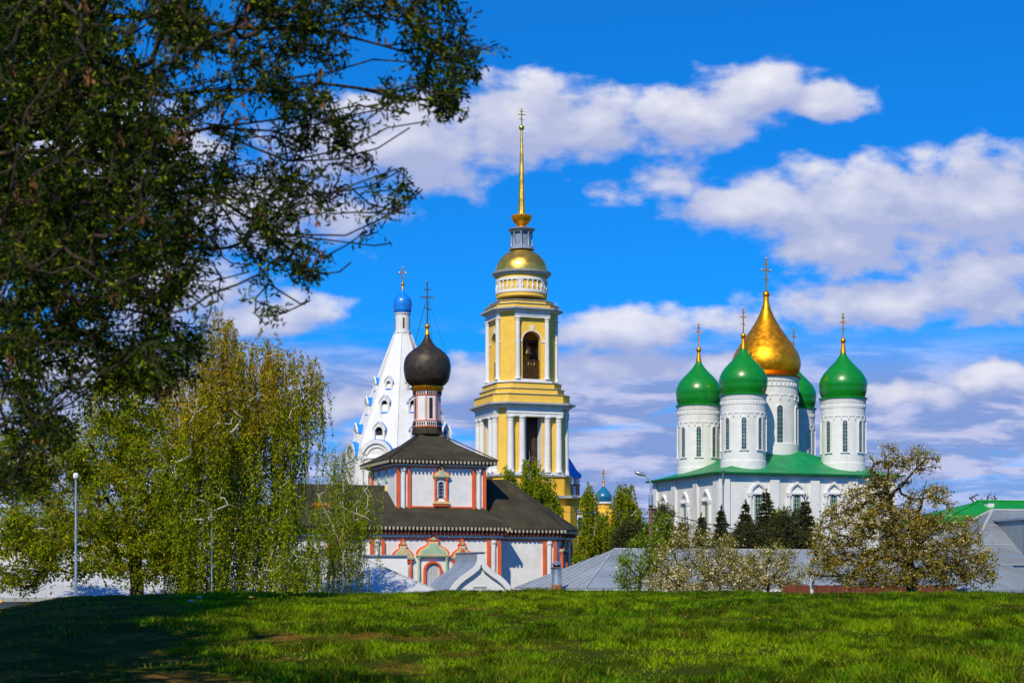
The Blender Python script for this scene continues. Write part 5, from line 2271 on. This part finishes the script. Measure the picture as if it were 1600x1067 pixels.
# --- blossoming shrubs and a green bush along the bank's far side
def shrubs():
    BL = [(.72, .64, .40), (.80, .74, .56), (.58, .46, .24), (.64, .52, .28)]
    LV = [(.34, .29, .03), (.26, .28, .015), (.36, .27, .06), (.22, .17, .02)]
    G = 'white blossoming shrubs in front of the low grey roof'
    defs = [(1062, 47.5, [(1060, 870, 40, 36), (1075, 840, 22, 26), (1045, 905, 40, 22), (1085, 900, 40, 26), (1065, 918, 50, 12)], 270, 'blossoming shrub just right of the lamp pole, with tall thin twigs'),
            (1125, 47, [(1120, 880, 42, 34), (1110, 855, 28, 26), (1150, 890, 40, 28), (1135, 850, 20, 20), (1130, 916, 56, 14), (1165, 885, 28, 20)], 280, 'blossoming shrub in the middle of the white flowering row'),
            (1200, 46.5, [(1195, 888, 44, 32), (1215, 872, 32, 26), (1170, 905, 36, 20), (1232, 900, 28, 24), (1200, 916, 54, 14)], 270, 'blossoming shrub at the right end of the white flowering row')]
    for px, d, L, n, lab in defs:
        s = d / FPX
        x = P3(px, 905, d)[0]
        base = (x, d, gnd(x, d) - .05)
        st = [[base, P3(px, 915, d), P3(px - 4, 880, d)]] + [[P3(px, 915, d), P3(px + a, 890, d + b), P3(px + a * 1.8, 855, d + b * 1.5)] for a, b in ((-18, .2), (16, -.2), (30, .3), (-34, -.2))]

        def bl(t, sk, tips):
            f = (tips[:, 2] - tips[:, 2].min()) / (np.ptp(tips[:, 2]) + .01)
            low = tips[rng.random(len(tips)) < 1.0 - .85 * f ** 1.3]
            P, D, sz, c = foliage_at(low, 9, .10, .040, BL, -.2)
            leaf_mesh('blossoms', P, D, sz, c, M_petal, t, .95)
        grown_tree('blossoming_shrub', lab, 'shrub', base, st, [(P3(a, b, d + rng.normal(0, .2)), (rx * s, .6, ry * s)) for a, b, rx, ry in L], n, .05, barkd, .042, 13, .10, LV,
                   group=G, extra=bl, rmin=.005, wid=.55, step=.2, jit=.03)
    d = 49
    s = d / FPX
    px = 1000
    x = P3(px, 905, d)[0]
    base = (x, d, gnd(x, d) - .05)
    LG = [(0.225, 0.315, 0.0120), (0.165, 0.270, 0.0120), (0.270, 0.345, 0.0200), (0.135, 0.210, 0.0120)]

    def bl2(t, sk, tips):
        k = tips[rng.random(len(tips)) < .10]
        P, D, sz, c = foliage_at(k, 6, .05, .045, BL, -.2)
        leaf_mesh('blossoms', P, D, sz, c, M_petal, t, .95)
    grown_tree('green_bush', 'fresh yellow-green bush growing round the foot of the wooden lamp pole', 'shrub', base,
               [[base, P3(px, 915, d), P3(px, 880, d)], [P3(px, 910, d), P3(px + 25, 860, d), P3(px + 35, 815, d)], [P3(px, 910, d), P3(px - 20, 880, d)]],
               [(P3(a, b, d), (rx * s, .7, ry * s)) for a, b, rx, ry in ((1000, 870, 32, 40), (985, 905, 28, 24), (1020, 890, 26, 36), (1032, 835, 14, 40), (975, 890, 16, 26), (1028, 862, 20, 30), (1040, 815, 10, 16))],
               190, .05, barkd, .055, 18, .10, LG, extra=bl2, wid=.55, rmin=.005, step=.2)


# --- spruces and dark conifers in front of the cathedral
def spruce(px, d, top_py, half_px, label, tint=1.0, group='young spruces in front of the cathedral', base_py=None):
    s = d / FPX
    x = P3(px, 905, d)[0]
    base = (x, d, GZ - .05)
    H = EYE + (HZ - top_py) * s - base[2]
    Rr = half_px * 2.35 * s
    t = thing('spruce_tree', label, 'tree', base, 0, group)
    m = MB()
    m.lathe([(.02 * H + .04, 0), (.012 * H + .02, H * .5), (.02, H * .99)], 8)
    m.build('trunk', barkd, t)
    P, D = [], []
    z = .06
    k = 0
    while z < .985:
        r = Rr * (1 - z) ** 1.05 * (1 + .2 * math.sin(k * 2.4)) + .05
        nb = max(6, int(19 * (1 - z) + 5))
        for i in range(nb):
            a = 2 * PI * i / nb + k * .7 + rng.normal(0, .12)
            L = r * (.72 + .4 * rng.random())
            m_ = int(14 + 40 * L)
            f = rng.random(m_) ** .8
            up = .10 * L * np.sin(f * 3.0) - .30 * L * f + .12 * L * f ** 3 + rng.normal(0, .05)
            lat = rng.normal(0, .10 * L + .04, m_) * (1 - .5 * f)
            p = np.stack([np.cos(a) * f * L - np.sin(a) * lat, np.sin(a) * f * L + np.cos(a) * lat, z * H + up + rng.normal(0, .03, m_) - .06 * np.abs(lat)], -1)
            P.append(p)
            D.append(np.stack([np.cos(a) + rng.normal(0, .5, m_), np.sin(a) + rng.normal(0, .5, m_), rng.normal(-.25, .35, m_)], -1))
        z += .036 * (1.25 - z * .55) * (.8 + .4 * rng.random())
        k += 1
    # leader
    n = 26
    P.append(np.stack([rng.normal(0, .02, n), rng.normal(0, .02, n), H * (.93 + .085 * rng.random(n))], -1))
    D.append(rng.normal(0, .4, (n, 3)) + np.array([0, 0, .9]))
    P, D = np.concatenate(P), np.concatenate(D)
    n = len(P)
    c = palette(n, [(.028, .036, .012), (.040, .046, .014), (.022, .030, .010), (.055, .052, .018)], .2) * tint
    co, q, cc = leaf_quads(P, D, np.full(n, .26 * (d / 130)) * (.7 + .6 * rng.random(n)), c, .28, .1)
    np_mesh('needles', co, q, M_needle, t, cc, smooth=False)
    return t


def conifers():
    spruce(1165, 138, 786, 24, 'dark spruce left of the cathedral window, second tallest of the row')
    spruce(1197, 134, 768, 30, 'tallest dark spruce, standing in front of the first cathedral window')
    spruce(1127, 132, 794, 20, 'slim dark spruce in front of the cathedral corner')
    spruce(1096, 128, 806, 17, 'brownish young spruce with a thin tip, above the blossoming shrubs', 1.25)
    spruce(1066, 130, 814, 15, 'small pale-tipped spruce near the cathedral left end', 1.2)
    spruce(1258, 136, 778, 30, 'dark spruce in front of the second cathedral window')
    # rounded dark conifers
    G = [(.036, .042, .012), (.05, .055, .014), (.028, .034, .010), (.065, .06, .02)]
    for px, d, L, n, lab, cols, name in (
            (1228, 131, [(1228, 822, 26, 28), (1210, 840, 22, 20), (1245, 845, 24, 18)], 150, 'round dark pine between the two tall spruces', G, 'pine_tree'),
            (1168, 129, [(1170, 838, 30, 22), (1195, 848, 24, 14), (1150, 846, 18, 14)], 150, 'low dark yew-like bush under the spruces', G, 'dark_bush'),
            (1034, 126, [(1034, 815, 16, 30), (1028, 840, 18, 22), (1046, 840, 16, 20)], 120, 'dark green conifer just right of the lamp pole', G, 'pine_tree'),
            (985, 118, [(985, 838, 24, 24), (970, 850, 18, 16), (1000, 845, 18, 20)], 130, 'dark round bush between the birch and the lamp pole', G, 'dark_bush'),
            (1215, 140, [(1215, 806, 10, 8), (1222, 818, 12, 10)], 40, 'light green bush glowing between dark spruces', LOWB, 'green_bush'),
            (1000, 124, [(1000, 830, 26, 14), (1012, 842, 20, 14)], 90, 'yellow-green bush behind the dark round bush', GREENS, 'green_bush')):
        s = d / FPX
        x = P3(px, 905, d)[0]
        base = (x, d, GZ - .05)
        grown_tree(name, lab, 'tree' if 'tree' in name else 'shrub', base, [[base, P3(px, 870, d), P3(px, L[0][1], d)]],
                   [(P3(a, b, d), (rx * s, 1.3, ry * s)) for a, b, rx, ry in L], n, .12, barkd, .17, 26, .22, cols, wid=.4, lmat=M_needle if cols is G else M_leaf, step=.4)
    # thin bare saplings before the cathedral wall
    for px, top, lab in ((1052, 790, 'thin bare sapling nearest the lamp pole'), (1075, 800, 'thin bare sapling in front of the cathedral side wall')):
        d = 124
        x = P3(px, 905, d)[0]
        base = (x, d, GZ)
        s = d / FPX
        grown_tree('sapling', lab, 'tree', base, [[base, P3(px, 850, d), P3(px, top, d)]], [(P3(px, top + 30, d), (7 * s, .4, 32 * s))], 26, .06, bark, .09, 5, .16, BROWNISH + OLIVE, step=.35, rmin=.012)
    # bare twigs sticking up behind the green roof
    for px, lab in ((1525, 'bare twiggy treetop left of the white chimney, behind the green roof'), (1548, 'bare twiggy treetop above the white chimney, behind the green roof')):
        d = 135
        x = P3(px, 905, d)[0]
        base = (x, d, GZ)
        s = d / FPX
        grown_tree('bare_tree', lab, 'tree', base, [[base, P3(px, 850, d), P3(px, 790, d)]], [(P3(px, 782, d), (11 * s, .8, 13 * s))], 40, .12, bark, .07, 2, .15, BROWNISH, step=.4, rmin=.018)
    # shrubs at the far left between wall and bank
    for px, d, L, n, lab in ((500, 60, [(500, 890, 40, 34), (470, 905, 30, 24)], 170, 'dark leafy bush under the right side of the weeping birch'),
                             (250, 58, [(250, 895, 44, 30), (285, 905, 34, 20)], 170, 'dark leafy bush between the broad tree and the weeping birch')):
        s = d / FPX
        x = P3(px, 905, d)[0]
        base = (x, d, GZ)
        grown_tree('leafy_bush', lab, 'shrub', base, [[base, P3(px, 905, d), P3(px, 890, d)]], [(P3(a, b, d), (rx * s, 1.0, ry * s)) for a, b, rx, ry in L], n, .08, barkd, .08, 22, .14,
                   [(.04, .06, .01), (.05, .075, .01), (.035, .05, .01)], step=.3)


# --- the near tree whose boughs hang into the picture from the upper left
def near_tree():
    bx, by = -7.6, 11.0
    base = (bx, by, gnd(bx, by) - .15)
    t = thing('overhanging_tree', 'near tree with dark leafy boughs and hanging seed tufts reaching in overhead', 'tree', base)
    sk = Skeleton()
    top = np.array([bx + .3, by - .6, 7.5])
    sk.line([base, (bx + .05, by - .1, 2.5), (bx + .2, by - .4, 4.6), top], step=.3, jit=.02)
    sk.line([(bx + .15, by - .2, 5.0), (bx - .6, by + 3.0, 6.3), (bx - 1.4, by + 6.5, 7.0)], sk.nearest(np.array((bx + .15, by - .2, 5.0))), step=.3, jit=.03)
    boughs = [
        [(-320, 20, 9.4), (-120, -60, 8.4), (150, 20, 7.5), (420, 45, 6.8), (600, 72, 6.4), (690, 62, 6.2), (768, 80, 6.0)],
        [(-320, 160, 9.4), (-120, 120, 8.4), (150, 150, 7.4), (400, 140, 6.7), (560, 138, 6.3), (680, 132, 6.1), (738, 112, 6.0)],
        [(-320, 260, 9.4), (-100, 250, 8.2), (150, 230, 7.3), (330, 200, 6.8), (450, 252, 6.5), (545, 232, 6.3), (605, 200, 6.2), (668, 190, 6.1)],
        [(-320, 360, 9.4), (-100, 330, 8.2), (150, 300, 7.3), (330, 300, 6.8), (430, 366, 6.5), (540, 368, 6.4), (610, 335, 6.3), (655, 293, 6.2)],
        [(330, 300, 6.8), (390, 395, 6.5), (430, 450, 6.4), (470, 475, 6.35), (484, 470, 6.3)],
        [(390, 400, 6.5), (480, 430, 6.4), (530, 425, 6.35), (548, 410, 6.3)],
        [(430, 366, 6.5), (520, 376, 6.4), (585, 384, 6.35), (612, 380, 6.3)],
        [(420, 444, 6.42), (400, 465, 6.4), (399, 490, 6.4), (416, 508, 6.4)],
        [(-320, 480, 9.0), (-100, 450, 8.0), (120, 400, 7.3), (260, 432, 7.0), (320, 480, 6.9)],
        [(-320, 600, 9.0), (-100, 560, 8.0), (100, 500, 7.4), (200, 552, 7.1), (305, 588, 6.9)],
        [(-320, -200, 9.4), (-150, -250, 8.4), (200, -150, 7.2), (500, -80, 6.5), (650, -30, 6.3), (712, 20, 6.2)],
        [(330, 200, 6.8), (480, 180, 6.5), (560, 165, 6.4), (640, 178, 6.3)],
        [(150, 300, 7.3), (250, 360, 7.0), (330, 400, 6.8)],
        [(100, 500, 7.4), (180, 480, 7.2), (280, 505, 7.0), (300, 520, 6.9)],
        [(340, 470, 6.9), (345, 430, 6.8), (300, 420, 6.8)],
        [(330, 300, 6.8), (420, 312, 6.55), (520, 302, 6.4), (580, 290, 6.3), (628, 266, 6.2)],
        [(540, 368, 6.4), (590, 345, 6.3), (630, 325, 6.2), (660, 296, 6.15)],
        [(450, 252, 6.5), (520, 250, 6.4), (590, 232, 6.3), (640, 200, 6.2)],
        [(400, 140, 6.7), (520, 112, 6.4), (650, 98, 6.2), (745, 84, 6.05)],
        [(420, 45, 6.8), (540, 30, 6.5), (650, 42, 6.3), (718, 30, 6.15)],
        [(560, 138, 6.3), (640, 158, 6.2), (705, 152, 6.1)],
        [(330, 200, 6.8), (430, 205, 6.6), (520, 190, 6.45)],
        [(260, 432, 7.0), (330, 440, 6.85), (390, 425, 6.7)],
    ]
    for b in boughs:
        pts = [P3(a_, b_, 5.3 + (d_ - 6.0) * .95) for a_, b_, d_ in b]
        sk.line(pts, sk.nearest(pts[0]), step=.16, jit=.012)
    # the region of the picture the boughs fill, used as a volume 5.6 to 9 m ahead
    poly = np.array([(-260, -150), (700, -150), (728, 10), (778, 58), (782, 92), (745, 132), (720, 172), (645, 190), (575, 190), (545, 236), (600, 212), (655, 290), (638, 318), (560, 345), (606, 372),
                     (606, 388), (530, 368), (470, 392), (548, 412), (480, 472), (425, 440), (428, 512), (398, 500), (385, 425), (335, 425), (345, 480), (320, 520), (330, 575), (262, 600), (165, 600), (108, 690), (70, 762),
                     (-60, 790), (-260, 790)], float)

    def inside(q):
        x, y = q[:, 0], q[:, 1]
        c = np.zeros(len(q), bool)
        n = len(poly)
        for i in range(n):
            x0, y0 = poly[i]
            x1, y1 = poly[(i + 1) % n]
            cond = ((y0 > y) != (y1 > y))
            xi = (x1 - x0) * (y - y0) / (y1 - y0 + 1e-9) + x0
            c ^= cond & (x < xi)
        return c
    n = 14000
    q = np.stack([-260 + 1040 * rng.random(n), -230 + 1010 * rng.random(n)], -1)
    q = q[inside(q)]
    dens = 1.0 - .62 * sstep(q[:, 0] + .35 * np.maximum(q[:, 1] - 150, 0), 300, 620) - .25 * sstep(q[:, 1], 560, 640)
    holes = fbm(q[:, 0] / 70, q[:, 1] / 55, 77, 3)
    dens *= .20 + 1.05 * sstep(holes, .41, .58)
    dens = dens * np.interp(q[:, 0], [120, 330, 480, 640], [1.8, 1.05, .78, 1.1])
    q = q[rng.random(len(q)) < dens * .80]
    dep = np.interp(q[:, 0], [-260, 0, 350, 770], [7.8, 6.6, 5.95, 5.4]) + rng.normal(0, 1, len(q)) * np.interp(q[:, 0], [0, 350, 770], [.8, .45, .16])
    dep = np.maximum(dep, 4.7)
    T = np.stack([(q[:, 0] - 800) / FPX * dep, dep, EYE + (HZ - q[:, 1]) / FPX * dep], -1)
    T = T[np.argsort(q[:, 0])]
    tips, prev, tpx = [], [], []
    for tq in T:
        i = sk.reach(tq, .09, .008, .10, .3)
        tips.append(sk.p[i])
        prev.append(sk.p[sk.par[i]])
    nv = len(tips)
    # the rest of the crown, above and to the left, out of the picture: it throws the shade on the bank
    lumps = [((-8.6, 6.8, 7.6), (3.9, 4.2, 3.2)), ((-8.7, 13.2, 7.4), (3.6, 5.6, 3.0)), ((-7.1, 5.2, 8.4), (2.4, 2.8, 2.0)), ((-5.6, 5.4, 6.0), (1.8, 2.4, 1.4)), ((-9.2, 10, 9.8), (3.5, 4.5, 2.2)), ((-9.4, 19.0, 6.6), (3.6, 4.6, 2.8)), ((-6.9, 20.3, 7.2), (2.3, 3.4, 1.8)), ((-7.4, 5.0, 6.8), (2.6, 3, 1.8)), ((-7.2, 8.6, 4.6), (2.2, 2.0, 1.6))]
    T2 = lump_targets(lumps, 1650)
    T2 = T2[np.argsort(np.linalg.norm(T2 - top, axis=1))]
    tips2 = [sk.p[sk.reach(tq, .4, .05, .05, .4)] for tq in T2]
    # boughs thin out along their reach from the trunk
    sk.mesh('trunk', barkd, t, .24, .0024, .82, cap=lambda P: np.interp(np.linalg.norm(P - np.array([bx, by, P[0][2] + 4.5]), axis=1), [0, 2.5, 5.0, 6.5, 8.0, 9.2], [.3, .12, .034, .020, .011, .006]))
    # young compound leaves: sprays of narrow leaflets fanning from each twig end
    PP, DD, SS = [], [], []
    for tp, pv in zip(tips, prev):
        ax = np.array(tp) - np.array(pv)
        ax /= np.linalg.norm(ax) + 1e-9
        for _ in range(6 if rng.random() < .6 else 9):
            o = np.array(tp) - ax * .055 * rng.random() * 1.6 + rng.normal(0, .011, 3)
            d0 = ax * .5 + rng.normal(0, .6, 3) + np.array([0, 0, -.30])
            d0 /= np.linalg.norm(d0)
            for k in range(rng.integers(3, 6)):
                PP.append(o + d0 * .012 * k)
                DD.append(d0 + rng.normal(0, .55, 3))
                SS.append((.017 + .012 * rng.random()))
    n = len(PP)
    cols = palette(n, [(.030, .052, .003), (.022, .042, .003), (.026, .046, .003), (.036, .060, .003), (.020, .036, .003), (.16, .19, .006)], .25)  # dark greens carry the crown's shade, the bright one paints sunlit leaves
    leaf_mesh('leaves', np.array(PP), np.array(DD), np.array(SS), cols, M_leafd, t, .36, .3)
    P, D, sz, c = foliage_at(tips2, 56, .34, .20, [(.045, .070, .010), (.06, .085, .012)], .3)
    leaf_mesh('upper_crown', P, D, sz, c, M_leafd, t, .6)
    # hanging tufts of brown seeds
    PP, DD, SS = [], [], []
    ks = rng.choice(nv, int(nv * .07), replace=False)
    for k in ks:
        o = np.array(tips[k]) - np.array([0, 0, .01])
        for _ in range(9):
            L = .06 * rng.random()
            PP.append(o + np.array([rng.normal(0, .008), rng.normal(0, .008), -L]))
            DD.append(np.array([rng.normal(0, .35), rng.normal(0, .35), -1.0]))
            SS.append(.022 + .012 * rng.random())
    leaf_mesh('seed_tufts', np.array(PP), np.array(DD), np.array(SS), palette(len(PP), [(.20, .085, .035), (.16, .075, .035), (.26, .13, .06)], .2), M_leafd, t, .4)


def dandelion(px, py, d, label, col):
    q = W(px, py, d)
    z = gnd(q.x, q.y)
    t = thing('dandelion', label, 'flower', (q.x, q.y, z))
    m = MB()
    m.tube([(0, 0, 0), (.004, 0, .07), (.0, 0, .13)], .003, 5)
    m.build('stem', M_stem, t)
    m = MB()
    m.lathe([(.001, .126), (.015, .129), (.032, .142), (.028, .156), (.001, .162)], 12)
    m.build('flower_head', col, t, 60)


left_tree()
birches()
apple_tree()
shrubs()
conifers()
near_tree()
M_stem = pmat('flower_stem', (.10, .16, .03), .6)
M_dand = pmat('yellow_petals', (.85, .42, .01), .7)
M_puff = pmat('grey_seed_head', (.45, .46, .36), .9)
dandelion(393, 957, 19.5, 'yellow dandelion in flower where the shade meets the sunlit grass', M_dand)
dandelion(311, 962, 19.0, 'pale dandelion seed head right of the dark shade, nearest the yellow dandelion', M_puff)
dandelion(298, 969, 17.5, 'pale dandelion seed head at the ragged edge of the shade, lowest on the bank', M_puff)
